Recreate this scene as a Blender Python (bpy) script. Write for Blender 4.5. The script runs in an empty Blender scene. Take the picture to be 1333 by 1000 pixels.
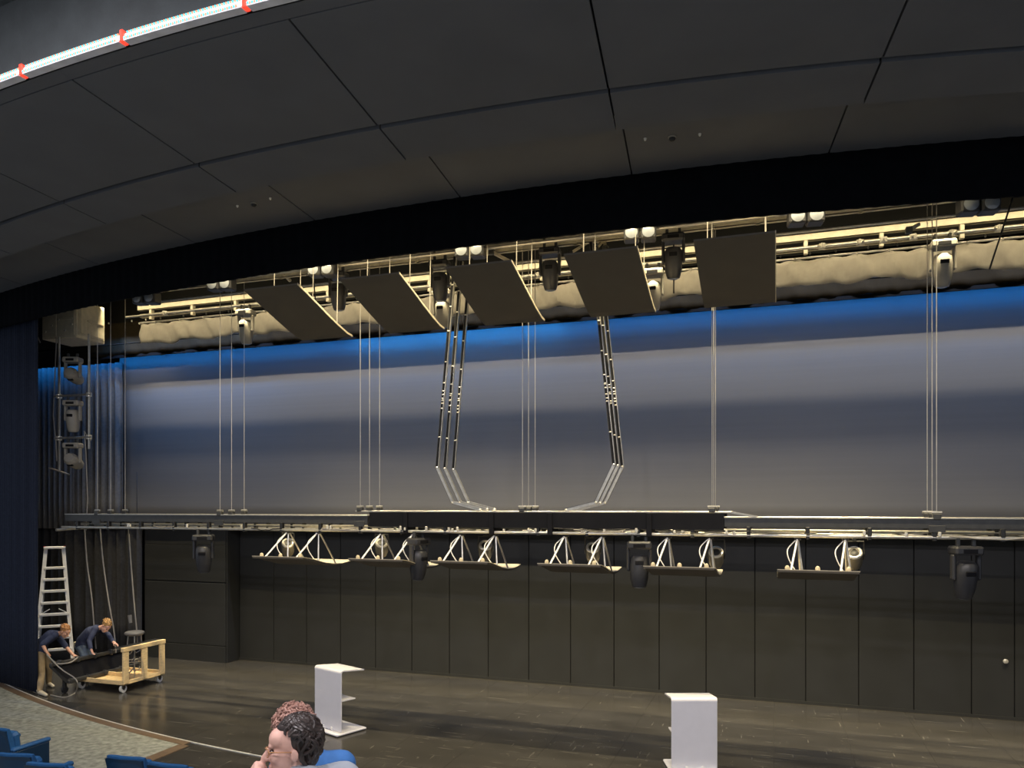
import bpy, math, random
from mathutils import Vector, Matrix
from math import sin, cos, pi, radians, sqrt

S = bpy.context.scene
COL = S.collection
random.seed(7)

# ------------------------------------------------------------------ camera
F, CX, CY, YAW, EYE = 1000.0, 666.5, 658.0, radians(19.0), 4.1
cam_d = bpy.data.cameras.new('camera')
cam_d.sensor_width = 36.0
cam_d.lens = 36.0 * F / 1333.0
cam_d.shift_y = (CY - 500.0) / 1333.0
cam_d.clip_end = 200
cam = bpy.data.objects.new('camera', cam_d)
cam.location = (0, 0, EYE)
cam.rotation_euler = (pi / 2, 0, YAW)
COL.objects.link(cam)
S.camera = cam

# ------------------------------------------------------------------ world, exposure
S.view_settings.view_transform = 'Standard'
S.view_settings.look = 'None'
S.view_settings.exposure = 0.0
S.view_settings.gamma = 1.0
S.view_settings.use_curve_mapping = False
w = bpy.data.worlds.new('house_ambient')
S.world = w
w.use_nodes = True
w.node_tree.nodes['Background'].inputs[0].default_value = (0.74, 0.84, 1.0, 1)
w.node_tree.nodes['Background'].inputs[1].default_value = 0.42

# ------------------------------------------------------------------ lamps (strips hung in the flies, house downlights)
def strip(name, x0, x1, y, z, deg, watts, col, wid=0.06, spread=180):
    d = bpy.data.lights.new(name, 'AREA')
    d.shape = 'RECTANGLE'
    d.size = x1 - x0
    d.size_y = wid
    d.energy = watts
    d.color = col
    d.spread = radians(spread)
    o = bpy.data.objects.new(name, d)
    o.location = ((x0 + x1) / 2, y, z)
    o.rotation_euler = (radians(deg), 0, 0)
    COL.objects.link(o)
    return o

WARM = (1.0, 0.83, 0.50)
strip('cyclorama_strip_blue', -21, 10, 16.08, 8.22, 14, 115, (0.02, 0.30, 1.0), 0.04, 150)
strip('cyclorama_unit_blue', -9.6, -4.4, 16.08, 8.24, 14, 16, (0.04, 0.38, 1.0), 0.04, 150)
strip('cyclorama_strip_white', -16.3, 10, 15.50, 8.62, 24, 265, (1.0, 0.88, 0.70), 0.012, 120)
strip('cyclorama_strip_deep_blue', -17, 10, 15.59, 8.60, 24, 165, (0.06, 0.36, 1.0), 0.03, 120)
strip('cyclorama_unit_deep_blue', -16.5, -12.0, 15.59, 8.58, 24, 26, (0.05, 0.36, 1.0), 0.03, 120)
strip('work_light_flies', -16.8, 7, 14.18, 9.0, 76, 120, WARM, 0.08, 110)
strip('work_light_front', -18, 7, 11.75, 9.3, 0, 2550, WARM, 0.05, 100)
strip('work_light_back', -18, 7, 14.25, 9.0, 4, 540, WARM, 0.05, 46)

def downlight(x, y, z, watts, size=0.5, col=(1, 0.95, 0.95), tilt=0):
    d = bpy.data.lights.new('house_downlight', 'AREA')
    d.shape = 'DISK'; d.size = size; d.energy = watts; d.color = col
    o = bpy.data.objects.new('house_downlight', d)
    o.location = (x, y, z); o.rotation_euler = (radians(tilt), 0, 0)
    COL.objects.link(o)
for xx in (-10, -6.5, -3, 0.5, 4):
    for yy in (-1.0, 3.6):
        downlight(xx, yy, 9.0, 130, 0.4, (1.0, 0.95, 1.0), 12)

# ------------------------------------------------------------------ geometry helpers
FWD = Vector((-sin(YAW), cos(YAW), 0)); RGT = Vector((cos(YAW), sin(YAW), 0))
def ray(u, v):
    return FWD + RGT * ((u - CX) / F) + Vector((0, 0, -(v - CY) / F))
def atY(u, v, Y):
    d = ray(u, v); t = Y / d.y
    return Vector((0, 0, EYE)) + d * t
def atZ(u, v, Z):
    d = ray(u, v); t = (Z - EYE) / d.z
    return Vector((0, 0, EYE)) + d * t
def atT(u, v, t):
    return Vector((0, 0, EYE)) + ray(u, v) * t

def curve(pts, k=6):
    # smooth path through the points
    P_ = [Vector(p) for p in pts]; out = []
    for i in range(len(P_)-1):
        a, b, c, d = P_[max(i-1, 0)], P_[i], P_[i+1], P_[min(i+2, len(P_)-1)]
        for j in range(k):
            t = j/k
            out.append(0.5*((2*b) + (c-a)*t + (2*a-5*b+4*c-d)*t*t + (3*b-a-3*c+d)*t**3))
    return out + [P_[-1]]

MATS = {}
def mat(name, col, rough=0.6, metal=0.0, var=0.12, scale=6.0, bump=0.0, bscale=60.0, spec=0.5, emit=None, estr=0.0, coat=0.0, stretch=(1, 1, 1)):
    if name in MATS: return MATS[name]
    m = bpy.data.materials.new(name); m.use_nodes = True
    nt = m.node_tree; b = nt.nodes['Principled BSDF']
    b.inputs['Roughness'].default_value = rough
    b.inputs['Metallic'].default_value = metal
    b.inputs['Specular IOR Level'].default_value = spec
    if coat: b.inputs['Coat Weight'].default_value = coat
    tc = nt.nodes.new('ShaderNodeTexCoord')
    mp = nt.nodes.new('ShaderNodeMapping'); mp.inputs['Scale'].default_value = stretch
    nt.links.new(tc.outputs['Object'], mp.inputs['Vector'])
    n = nt.nodes.new('ShaderNodeTexNoise'); n.inputs['Scale'].default_value = scale; n.inputs['Detail'].default_value = 4
    nt.links.new(mp.outputs['Vector'], n.inputs['Vector'])
    r = nt.nodes.new('ShaderNodeValToRGB')
    r.color_ramp.elements[0].position = 0.3; r.color_ramp.elements[1].position = 0.7
    r.color_ramp.elements[0].color = (*[c * (1 - var) for c in col], 1)
    r.color_ramp.elements[1].color = (*[min(1, c * (1 + var)) for c in col], 1)
    nt.links.new(n.outputs['Fac'], r.inputs['Fac'])
    nt.links.new(r.outputs['Color'], b.inputs['Base Color'])
    if bump:
        n2 = nt.nodes.new('ShaderNodeTexNoise'); n2.inputs['Scale'].default_value = bscale; n2.inputs['Detail'].default_value = 3
        nt.links.new(mp.outputs['Vector'], n2.inputs['Vector'])
        bp = nt.nodes.new('ShaderNodeBump'); bp.inputs['Strength'].default_value = bump; bp.inputs['Distance'].default_value = 0.01
        nt.links.new(n2.outputs['Fac'], bp.inputs['Height'])
        nt.links.new(bp.outputs['Normal'], b.inputs['Normal'])
    if emit:
        b.inputs['Emission Color'].default_value = (*emit, 1)
        b.inputs['Emission Strength'].default_value = estr
    MATS[name] = m
    return m

class MB:
    def __init__(s): s.v = []; s.f = []
    def add(s, vs, fs):
        n = len(s.v); s.v += [tuple(p) for p in vs]; s.f += [tuple(i + n for i in f) for f in fs]; return s
    def box(s, a, b, M=None):
        x0, y0, z0 = a; x1, y1, z1 = b
        vs = [Vector(p) for p in ((x0,y0,z0),(x1,y0,z0),(x1,y1,z0),(x0,y1,z0),(x0,y0,z1),(x1,y0,z1),(x1,y1,z1),(x0,y1,z1))]
        if M is not None: vs = [M @ p for p in vs]
        return s.add(vs, [(3,2,1,0),(4,5,6,7),(0,1,5,4),(1,2,6,5),(2,3,7,6),(3,0,4,7)])
    def rbox(s, a, b, r=0.01, M=None):
        # box with chamfered edges: 3 nested rings per side
        x0,y0,z0 = a; x1,y1,z1 = b
        def ring(i, z): return [(x0+i,y0+r,z),(x0+r,y0+i,z),(x1-r,y0+i,z),(x1-i,y0+r,z),(x1-i,y1-r,z),(x1-r,y1-i,z),(x0+r,y1-i,z),(x0+i,y1-r,z)]
        R = [ring(r*0.7, z0), ring(0, z0+r), ring(0, z1-r), ring(r*0.7, z1)]
        vs = [Vector(p) for q in R for p in q]
        if M is not None: vs = [M @ p for p in vs]
        fs = [tuple(reversed(range(8))), tuple(range(24, 32))]
        for k in range(3):
            for i in range(8):
                j = (i+1) % 8
                fs.append((k*8+i, k*8+j, (k+1)*8+j, (k+1)*8+i))
        return s.add(vs, fs)
    def bar(s, p0, p1, wx, wy, up=(0,0,1)):
        p0 = Vector(p0); p1 = Vector(p1); d = (p1-p0).normalized(); u = Vector(up)
        if abs(d.dot(u)) > 0.98: u = Vector((0,1,0))
        a = d.cross(u).normalized() * wx/2; b = a.normalized().cross(d) * wy/2
        vs = [p + sa*a + sb*b for p in (p0, p1) for sa, sb in ((-1,-1),(1,-1),(1,1),(-1,1))]
        return s.add(vs, [(3,2,1,0),(4,5,6,7),(0,1,5,4),(1,2,6,5),(2,3,7,6),(3,0,4,7)])
    def cyl(s, p0, p1, r0, r1=None, n=10):
        if r1 is None: r1 = r0
        p0 = Vector(p0); p1 = Vector(p1); d = (p1-p0).normalized()
        u = Vector((0,0,1)) if abs(d.z) < 0.9 else Vector((1,0,0))
        a = d.cross(u).normalized(); b = a.cross(d)
        vs = []
        for p, r in ((p0, r0), (p1, r1)):
            for i in range(n):
                t = 2*pi*i/n; vs.append(p + a*cos(t)*r + b*sin(t)*r)
        fs = [(i, (i+1) % n, n+(i+1) % n, n+i) for i in range(n)]
        fs = [tuple(reversed(f)) for f in fs]
        fs += [tuple(range(n)), tuple(reversed(range(n, 2*n)))]
        return s.add(vs, fs)
    def tube(s, pts, r, n=8, closed=False):
        pts = [Vector(p) for p in pts]; N = len(pts); vs = []
        prev = None
        for i, p in enumerate(pts):
            if closed: d = pts[(i+1) % N]-pts[i-1]
            else: d = pts[min(i+1, N-1)]-pts[max(i-1, 0)]
            d.normalize()
            if prev is None:
                u = Vector((0,0,1)) if abs(d.z) < 0.9 else Vector((1,0,0)); a = d.cross(u).normalized()
            else:
                a = (prev - d*prev.dot(d))
                a = a.normalized() if a.length > 1e-6 else d.orthogonal().normalized()
            prev = a; b = d.cross(a)
            rr = r[i] if isinstance(r, (list, tuple)) else r
            for k in range(n):
                t = 2*pi*k/n; vs.append(p + a*cos(t)*rr + b*sin(t)*rr)
        fs = []
        for i in range(N if closed else N-1):
            i2 = (i+1) % N
            for k in range(n):
                k2 = (k+1) % n
                fs.append((i*n+k, i*n+k2, i2*n+k2, i2*n+k))
        if not closed: fs += [tuple(reversed(range(n))), tuple(range((N-1)*n, N*n))]
        return s.add(vs, fs)
    def ell(s, c, r, M=None, n=14, m=9):
        c = Vector(c); vs = []
        for i in range(1, m):
            ph = pi*i/m
            for k in range(n):
                t = 2*pi*k/n
                p = Vector((r[0]*sin(ph)*cos(t), r[1]*sin(ph)*sin(t), r[2]*cos(ph)))
                vs.append(c + (M @ p if M is not None else p))
        top = Vector((0,0,r[2])); 
        if M is not None: top = M @ top
        vs += [c+top, c-top]
        fs = []
        for i in range(m-2):
            for k in range(n):
                k2 = (k+1) % n; fs.append((i*n+k, (i+1)*n+k, (i+1)*n+k2, i*n+k2))
        T = (m-1)*n
        for k in range(n):
            k2 = (k+1) % n; fs.append((T, k, k2)); fs.append((T+1, (m-2)*n+k2, (m-2)*n+k))
        return s.add(vs, fs)
    def cap(s, p0, p1, r0, r1=None, n=12):
        if r1 is None: r1 = r0
        p0 = Vector(p0); p1 = Vector(p1); d = p1-p0; L = d.length
        d = d.normalized() if L > 1e-6 else Vector((0,0,1))
        pts = []; rs = []
        for k in (80, 55, 25): pts.append(p0 - d*r0*sin(radians(k))); rs.append(r0*cos(radians(k)))
        for k in range(5): pts.append(p0 + d*L*k/4); rs.append(r0+(r1-r0)*k/4)
        for k in (25, 55, 80): pts.append(p1 + d*r1*sin(radians(k))); rs.append(r1*cos(radians(k)))
        return s.tube(pts, rs, n)
    def prism(s, poly, z0, z1):
        n = len(poly); vs = [(x, y, z0) for x, y in poly] + [(x, y, z1) for x, y in poly]
        fs = [tuple(reversed(range(n))), tuple(range(n, 2*n))] + [(i, (i+1) % n, n+(i+1) % n, n+i) for i in range(n)]
        return s.add(vs, fs)
    def xprism(s, prof, x0, x1):
        # profile (y, z) extruded along x
        n = len(prof); vs = [(x0, y, z) for y, z in prof] + [(x1, y, z) for y, z in prof]
        fs = [tuple(reversed(range(n))), tuple(range(n, 2*n))] + [(i, (i+1) % n, n+(i+1) % n, n+i) for i in range(n)]
        return s.add(vs, fs)
    def sheet(s, fn, nu, nv):
        vs = [fn(i/nu, j/nv) for j in range(nv+1) for i in range(nu+1)]; W = nu+1
        return s.add(vs, [(j*W+i, j*W+i+1, (j+1)*W+i+1, (j+1)*W+i) for j in range(nv) for i in range(nu)])
    def lathe(s, c, prof, n=18, axis=None):
        c = Vector(c); M = axis if axis is not None else Matrix.Identity(3); vs = []
        for r, z in prof:
            for k in range(n):
                t = 2*pi*k/n; vs.append(c + M @ Vector((r*cos(t), r*sin(t), z)))
        fs = [(i*n+k, i*n+(k+1) % n, (i+1)*n+(k+1) % n, (i+1)*n+k) for i in range(len(prof)-1) for k in range(n)]
        fs += [tuple(reversed(range(n))), tuple(range((len(prof)-1)*n, len(prof)*n))]
        return s.add(vs, fs)
    def build(s, name, m, parent=None, smooth=False, org=None):
        me = bpy.data.meshes.new(name)
        o0 = Vector(org) if org is not None else Vector((0,0,0))
        me.from_pydata([tuple(Vector(p)-o0) for p in s.v], [], s.f)
        me.materials.append(m); me.validate()
        if smooth:
            me.polygons.foreach_set('use_smooth', [True]*len(me.polygons))
            try: me.set_sharp_from_angle(angle=radians(42))
            except Exception: pass
        o = bpy.data.objects.new(name, me); COL.objects.link(o)
        if parent: o.parent = parent
        elif org is not None: o.location = o0
        return o

def tag(o, label=None, cat=None, group=None, kind=None):
    if label: o['label'] = label
    if cat: o['category'] = cat
    if group: o['group'] = group
    if kind: o['kind'] = kind
    return o
def thing(name, label, cat, loc=(0,0,0), rz=0.0, group=None):
    o = bpy.data.objects.new(name, None); o.empty_display_size = 0.1
    COL.objects.link(o); o.location = loc; o.rotation_euler = (0, 0, rz)
    return tag(o, label, cat, group)
def struct(o, label=None): return tag(o, label, None, None, 'structure')
def clone(o, parent=None):
    c = o.copy(); COL.objects.link(c); c.parent = parent
    for ch in o.children: clone(ch, c)
    return c

# ------------------------------------------------------------------ materials
M_CEIL = mat('ceiling_charcoal_plaster', (0.113, 0.117, 0.130), 0.8, var=0.06, scale=1.5, bump=0.15, bscale=90)
M_CEILGAP = mat('ceiling_void_black', (0.006, 0.006, 0.007), 0.9, var=0.1)
M_VAL = mat('valance_black_velour', (0.0035, 0.0042, 0.006), 0.95, var=0.2, spec=0.1)
M_CURT = mat('curtain_navy_wool', (0.026, 0.033, 0.055), 0.9, var=0.15, scale=20, bump=0.2, bscale=200, spec=0.2)
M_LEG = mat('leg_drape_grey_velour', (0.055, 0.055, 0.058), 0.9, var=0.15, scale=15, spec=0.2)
M_SCREEN = mat('cyclorama_grey_cloth', (0.17, 0.17, 0.175), 0.7, var=0.03, scale=2.0, spec=0.25, stretch=(0.15, 1, 8))
M_WALL = mat('back_wall_black_board', (0.026, 0.027, 0.027), 0.62, var=0.10, scale=2.0, bump=0.05, bscale=120)
M_DARK = mat('stage_house_black_paint', (0.012, 0.012, 0.012), 0.8, var=0.1)
M_BORDER = mat('border_grey_muslin', (0.36, 0.33, 0.28), 0.9, var=0.08, scale=5, bump=0.25, bscale=18)
M_BORDERD = mat('border_dark_muslin', (0.012, 0.009, 0.005), 0.95, var=0.08, spec=0.1, scale=5, bump=0.2, bscale=18)
M_STEEL = mat('fly_beam_cream_steel', (0.55, 0.50, 0.38), 0.5, var=0.12, scale=8)
M_PIPE = mat('batten_pipe_galvanised', (0.55, 0.53, 0.48), 0.32, metal=0.75, var=0.12, scale=14)
M_TRUSS = mat('truss_dark_aluminium', (0.06, 0.06, 0.058), 0.42, metal=0.3, var=0.15, scale=10)
M_FASC = mat('fascia_black_metal', (0.008, 0.008, 0.010), 0.6, var=0.15, spec=0.15)
M_WIRE = mat('wire_rope_steel', (0.50, 0.47, 0.42), 0.4, metal=0.6, var=0.1)
M_CAN = mat('panel_taupe_laminate', (0.085, 0.072, 0.055), 0.7, var=0.05, scale=3)
M_EDGE = mat('panel_edge_pale_wood', (0.55, 0.48, 0.34), 0.6, var=0.15, scale=20)
M_MH = mat('fixture_black_plastic', (0.035, 0.035, 0.038), 0.38, var=0.1)
M_MHG = mat('grey_plastic_and_lit_fixture', (0.30, 0.28, 0.24), 0.45, var=0.08)  # plain grey parts; on the rear fly lamps, work light painted over dark plastic
M_LENS = mat('lens_pale_glass', (0.25, 0.27, 0.30), 0.08, var=0.05, coat=0.6)
M_RING = mat('lamp_ring_bright', (0.80, 0.76, 0.66), 0.25, metal=0.4, var=0.05)
M_WHITE = mat('lectern_white_laminate', (0.80, 0.79, 0.84), 0.4, var=0.02)
M_WOOD = mat('cart_pine_wood', (0.86, 0.64, 0.34), 0.55, var=0.18, scale=9, stretch=(1, 1, 6))
M_PLY = mat('cart_plywood', (0.80, 0.58, 0.29), 0.6, var=0.2, scale=5, stretch=(4, 1, 1))
M_CASTER = mat('caster_white_nylon', (0.75, 0.74, 0.70), 0.45, var=0.1)
M_ALU = mat('ladder_white_fibreglass', (0.90, 0.89, 0.87), 0.4, var=0.06)
M_RED = mat('red_plastic', (0.6, 0.03, 0.02), 0.4, var=0.1)
M_BLACK = mat('black_powdercoat', (0.018, 0.018, 0.018), 0.42, var=0.15)
M_RUB = mat('black_rubber', (0.02, 0.02, 0.02), 0.7, var=0.1)
M_CABLE = mat('cable_grey_rubber', (0.30, 0.28, 0.25), 0.5, var=0.1)
M_SEAT = mat('seat_blue_upholstery', (0.02, 0.105, 0.27), 0.55, var=0.12, scale=20, bump=0.1, bscale=250)
M_SEATS = mat('seat_blue_shell', (0.008, 0.035, 0.08), 0.4, var=0.1)
M_SKIN = mat('skin', (0.72, 0.42, 0.33), 0.5, var=0.07, scale=18)
M_SKIN2 = mat('skin_tan', (0.62, 0.34, 0.23), 0.5, var=0.07, scale=18)
M_NAVY = mat('shirt_navy_cotton', (0.035, 0.045, 0.095), 0.85, var=0.15, scale=14)
M_KHAKI = mat('trousers_khaki_cotton', (0.42, 0.31, 0.17), 0.85, var=0.12, scale=12)
M_JEAN = mat('trousers_pale_denim', (0.17, 0.22, 0.28), 0.85, var=0.15, scale=16)
M_SHOE = mat('shoe_tan_suede', (0.62, 0.55, 0.42), 0.7, var=0.15)
M_TEE = mat('shirt_bright_blue_jersey', (0.045, 0.16, 0.42), 0.85, var=0.15, scale=12)
M_GREY = mat('shirt_grey_jersey', (0.33, 0.36, 0.40), 0.85, var=0.1, scale=12)
M_HAIRD = mat('hair_dark_brown', (0.040, 0.028, 0.024), 0.34, var=0.45, scale=40)
M_HAIRC = mat('hair_auburn_curls', (0.40, 0.22, 0.17), 0.5, var=0.4, scale=40)
M_HAIRG = mat('hair_ginger', (0.42, 0.20, 0.07), 0.55, var=0.25, scale=40)
M_HAIRB = mat('hair_blond', (0.62, 0.36, 0.13), 0.55, var=0.2, scale=40)
M_EYE = mat('eye_dark', (0.03, 0.02, 0.02), 0.2)
M_FRAME = mat('spectacle_frame_amber', (0.45, 0.22, 0.10), 0.25, var=0.2)
M_NOSING = mat('nosing_aluminium', (0.80, 0.79, 0.76), 0.35, metal=0.3, var=0.05)
M_KERB = mat('apron_edge_brown_wood', (0.16, 0.11, 0.07), 0.55, var=0.2, scale=6, stretch=(1, 5, 1))
M_TUBE = mat('led_diffuser_white', (0.9, 0.9, 0.9), 0.4, emit=(0.92, 0.96, 1.0), estr=2.6)
M_CYAN = mat('led_bead_cyan', (0.1, 0.5, 0.6), 0.4, emit=(0.10, 0.75, 1.0), estr=0.8)
M_ORNG = mat('led_bead_orange', (0.6, 0.3, 0.2), 0.4, emit=(1.0, 0.30, 0.12), estr=0.8)
M_LEDR = mat('led_clip_red', (0.7, 0.05, 0.03), 0.4, emit=(1.0, 0.06, 0.03), estr=1.2)
M_RISER = mat('cove_riser_plaster', (0.028, 0.034, 0.036), 0.8, var=0.15, scale=5, bump=0.3, bscale=30)
M_LEDP = mat('led_channel_white', (0.75, 0.74, 0.78), 0.5)

def floor_mat():
    m = bpy.data.materials.new('stage_floor_black_hardboard'); m.use_nodes = True
    nt = m.node_tree; b = nt.nodes['Principled BSDF']; N = nt.nodes.new; L = nt.links.new
    geo = N('ShaderNodeNewGeometry')
    mp = N('ShaderNodeMapping'); mp.inputs['Scale'].default_value = (0.5, 1.6, 1); L(geo.outputs['Position'], mp.inputs['Vector'])
    n1 = N('ShaderNodeTexNoise'); n1.inputs['Scale'].default_value = 1.3; n1.inputs['Detail'].default_value = 8; n1.inputs['Roughness'].default_value = 0.65
    L(mp.outputs['Vector'], n1.inputs['Vector'])
    r1 = N('ShaderNodeValToRGB'); r1.color_ramp.elements[0].position = 0.3; r1.color_ramp.elements[1].position = 0.75
    r1.color_ramp.elements[0].color = (0.036, 0.034, 0.031, 1); r1.color_ramp.elements[1].color = (0.068, 0.064, 0.058, 1)
    L(n1.outputs['Fac'], r1.inputs['Fac'])
    # scuffs: short scratches, stretched noise in two directions
    def scuff(scale, rot, lo, hi):
        mm = N('ShaderNodeMapping'); mm.inputs['Scale'].default_value = scale; mm.inputs['Rotation'].default_value = (0, 0, rot)
        L(geo.outputs['Position'], mm.inputs['Vector'])
        nn = N('ShaderNodeTexNoise'); nn.inputs['Scale'].default_value = 1.0; nn.inputs['Detail'].default_value = 3
        L(mm.outputs['Vector'], nn.inputs['Vector'])
        rr = N('ShaderNodeValToRGB'); rr.color_ramp.elements[0].position = lo; rr.color_ramp.elements[1].position = hi
        L(nn.outputs['Fac'], rr.inputs['Fac']); return rr.outputs['Color']
    a = scuff((1.2, 22, 1), 0.05, 0.63, 0.72); c = scuff((16, 1.6, 1), -0.3, 0.65, 0.74); e = scuff((9, 7, 1), 0.6, 0.67, 0.75)
    mx = N('ShaderNodeMath'); mx.operation = 'MAXIMUM'; L(a, mx.inputs[0]); L(c, mx.inputs[1])
    mx2 = N('ShaderNodeMath'); mx2.operation = 'MAXIMUM'; L(mx.outputs[0], mx2.inputs[0]); L(e, mx2.inputs[1])
    mu = N('ShaderNodeMath'); mu.operation = 'MULTIPLY'; mu.inputs[1].default_value = 0.55; L(mx2.outputs[0], mu.inputs[0])
    mix = N('ShaderNodeMix'); mix.data_type = 'RGBA'; L(mu.outputs[0], mix.inputs['Factor'])
    L(r1.outputs['Color'], mix.inputs['A']); mix.inputs['B'].default_value = (0.20, 0.19, 0.165, 1)
    L(mix.outputs['Result'], b.inputs['Base Color'])
    r2 = N('ShaderNodeMapRange'); r2.inputs['To Min'].default_value = 0.13; r2.inputs['To Max'].default_value = 0.30
    L(n1.outputs['Fac'], r2.inputs['Value']); L(r2.outputs['Result'], b.inputs['Roughness'])
    b.inputs['Specular IOR Level'].default_value = 0.5
    n3 = N('ShaderNodeTexNoise'); n3.inputs['Scale'].default_value = 25; L(geo.outputs['Position'], n3.inputs['Vector'])
    bp = N('ShaderNodeBump'); bp.inputs['Strength'].default_value = 0.04; L(n3.outputs['Fac'], bp.inputs['Height']); L(bp.outputs['Normal'], b.inputs['Normal'])
    return m
M_FLOOR = floor_mat()
def carpet_mat():
    m = bpy.data.materials.new('apron_carpet_grey_green'); m.use_nodes = True
    nt = m.node_tree; b = nt.nodes['Principled BSDF']; N = nt.nodes.new; L = nt.links.new
    geo = N('ShaderNodeNewGeometry')
    n1 = N('ShaderNodeTexNoise'); n1.inputs['Scale'].default_value = 9; n1.inputs['Detail'].default_value = 6; L(geo.outputs['Position'], n1.inputs['Vector'])
    r1 = N('ShaderNodeValToRGB'); r1.color_ramp.elements[0].position = 0.32; r1.color_ramp.elements[1].position = 0.68
    r1.color_ramp.elements[0].color = (0.18, 0.19, 0.165, 1); r1.color_ramp.elements[1].color = (0.38, 0.39, 0.34, 1)
    L(n1.outputs['Fac'], r1.inputs['Fac']); L(r1.outputs['Color'], b.inputs['Base Color']); b.inputs['Roughness'].default_value = 0.95
    n3 = N('ShaderNodeTexNoise'); n3.inputs['Scale'].default_value = 60; L(geo.outputs['Position'], n3.inputs['Vector'])
    bp = N('ShaderNodeBump'); bp.inputs['Strength'].default_value = 0.6; L(n3.outputs['Fac'], bp.inputs['Height']); L(bp.outputs['Normal'], b.inputs['Normal'])
    return m
M_CARPET = carpet_mat()

# ------------------------------------------------------------------ the setting
XC = -4.2
def arcP(x): return 11.05 + 0.0105*(x-XC)**2          # proscenium line
def arcE(x): return 10.30 + 0.0165*(x-XC)**2          # stage edge line
def arcC(x): return 7.85 + 0.0157*(x-XC)**2           # ceiling slot
def arcK(x): return 8.72 + 0.0150*(x-XC)**2           # step in the ceiling
def arcL(x): return 5.64 + 0.0165*(x-XC)**2           # led cove
ZB, ZA = 8.45, 8.88

# stage floor: base slab + hardboard panels
floor = struct(MB().box((-26, 7.0, -0.25), (18, 17.3, -0.006)).build('floor', M_DARK), 'black stage floor of scuffed hardboard panels')
pw, pl, g = 1.22, 2.44, 0.004
x = -22.0
while x < 12.0:
    k = 0; y1 = 17.0
    off = 0.0 if int(round((x+22)/pw)) % 2 == 0 else 1.22
    yb = 17.0
    first = True
    while yb > arcE(x+pw/2)+0.05:
        ln = pl if not (first and off) else off
        first = False
        ya = yb - ln
        xs = [x+g/2 + (pw-g)*i/6 for i in range(7)]
        poly = [(q, max(ya+g, arcE(q))) for q in xs]
        if min(yb - p[1] for p in poly) > 0.02:
            poly += [(x+pw-g/2, yb), (x+g/2, yb)]
            MB().prism(poly, -0.02, 0.0).build('floor_panel', M_FLOOR, floor)
        yb = ya
    x += pw
# forestage (lift) floor right of the carpet
x = -9.45
while x < 12.0:
    xs = [x+g/2 + (pw-g)*i/6 for i in range(7)]
    for ya, yb in ((7.4, 9.0), (9.0, 99)):
        poly = [(xs[0], ya+g), (xs[-1], ya+g)] + [(q, min(yb, arcE(q)-0.03)) for q in reversed(xs)]
        MB().prism(poly, -0.02, 0.0).build('floor_panel', M_FLOOR, floor)
    x += pw
# carpeted apron
xs = [-24 + (14.32)*i/30 for i in range(31)]
cp = MB().prism([(q, arcE(q)-0.20) for q in reversed(xs)] + [(-24, 7.0), (-9.68, 7.0)], -0.05, 0.004).build('floor_carpet', M_CARPET)
struct(cp, 'grey green carpeted apron in front of the stage edge')
xs = [-24 + (14.42)*i/40 for i in range(41)]
kb = MB().prism([(q, arcE(q)-0.03) for q in xs] + [(q, arcE(q)-0.20) for q in reversed(xs)], -0.05, 0.008)
kb.box((-9.68, 7.0, -0.05), (-9.46, arcE(-9.58)-0.2, 0.008))
struct(kb.build('trim_1', M_KERB), 'brown timber edging around the apron carpet')
xs = [-21 + 32*i/120 for i in range(121)]
ns = MB().prism([(q, arcE(q)) for q in xs] + [(q, arcE(q)-0.03) for q in reversed(xs)], -0.05, 0.012)
struct(ns.build('trim_2', M_NOSING), 'thin pale metal nosing along the curved stage edge')

# back wall of black boards
wb = struct(MB().box((-26, 17.0, -0.25), (18, 17.3, 14)).build('wall_back', M_DARK), 'back wall of black vertical boards')
joints = [-13.5, -12.43] + [-11.43 + k for k in range(16)] + [4.29, 5.2, 6.2, 7.2, 8.2, 9.2, 10.2]
joints = sorted(joints)
for a, b in zip(joints[:-1], joints[1:]):
    MB().rbox((a+0.008, 16.955, 0.0), (b-0.008, 17.0, 8.4), 0.006).build('wall_board', M_WALL, wb)
bs = MB().box((-13.5, 16.935, 0), (10.2, 16.955, 0.06))
struct(bs.build('baseboard_back', M_WALL))
pk = atY(1309, 861, 16.93)
MB().lathe(pk, [(0.045, 0), (0.045, 0.02), (0.02, 0.03)], 14, Matrix.Rotation(pi/2, 3, 'X')).build('wall_socket', M_RING, wb)
# projecting wing wall at the left, three panels
wl = struct(MB().box((-16.25, 16.5, 0), (-13.53, 17.0, 8.4)).build('wall_wing', M_DARK), 'projecting black wall section of three horizontal panels')
for z0, z1 in ((0.0, 0.42), (0.435, 2.06), (2.09, 3.05), (3.06, 5.2)):
    MB().rbox((-16.2, 16.46, z0), (-13.55, 16.5, z1), 0.006).build('wall_board', M_WALL, wl)
MB().rbox((-13.53, 16.47, 0), (-13.50, 16.95, 5.2), 0.005).build('wall_board', M_WALL, wl)
struct(MB().box((-26.3, 12, -0.25), (-26, 17.3, 14)).build('wall_left', M_DARK))
struct(MB().box((18, 11, -0.25), (18.3, 17.3, 14)).build('wall_right', M_DARK))
struct(MB().box((-26, 10.9, 13.9), (18, 17.3, 14.1)).build('ceiling_stage_house', M_DARK))

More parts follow.
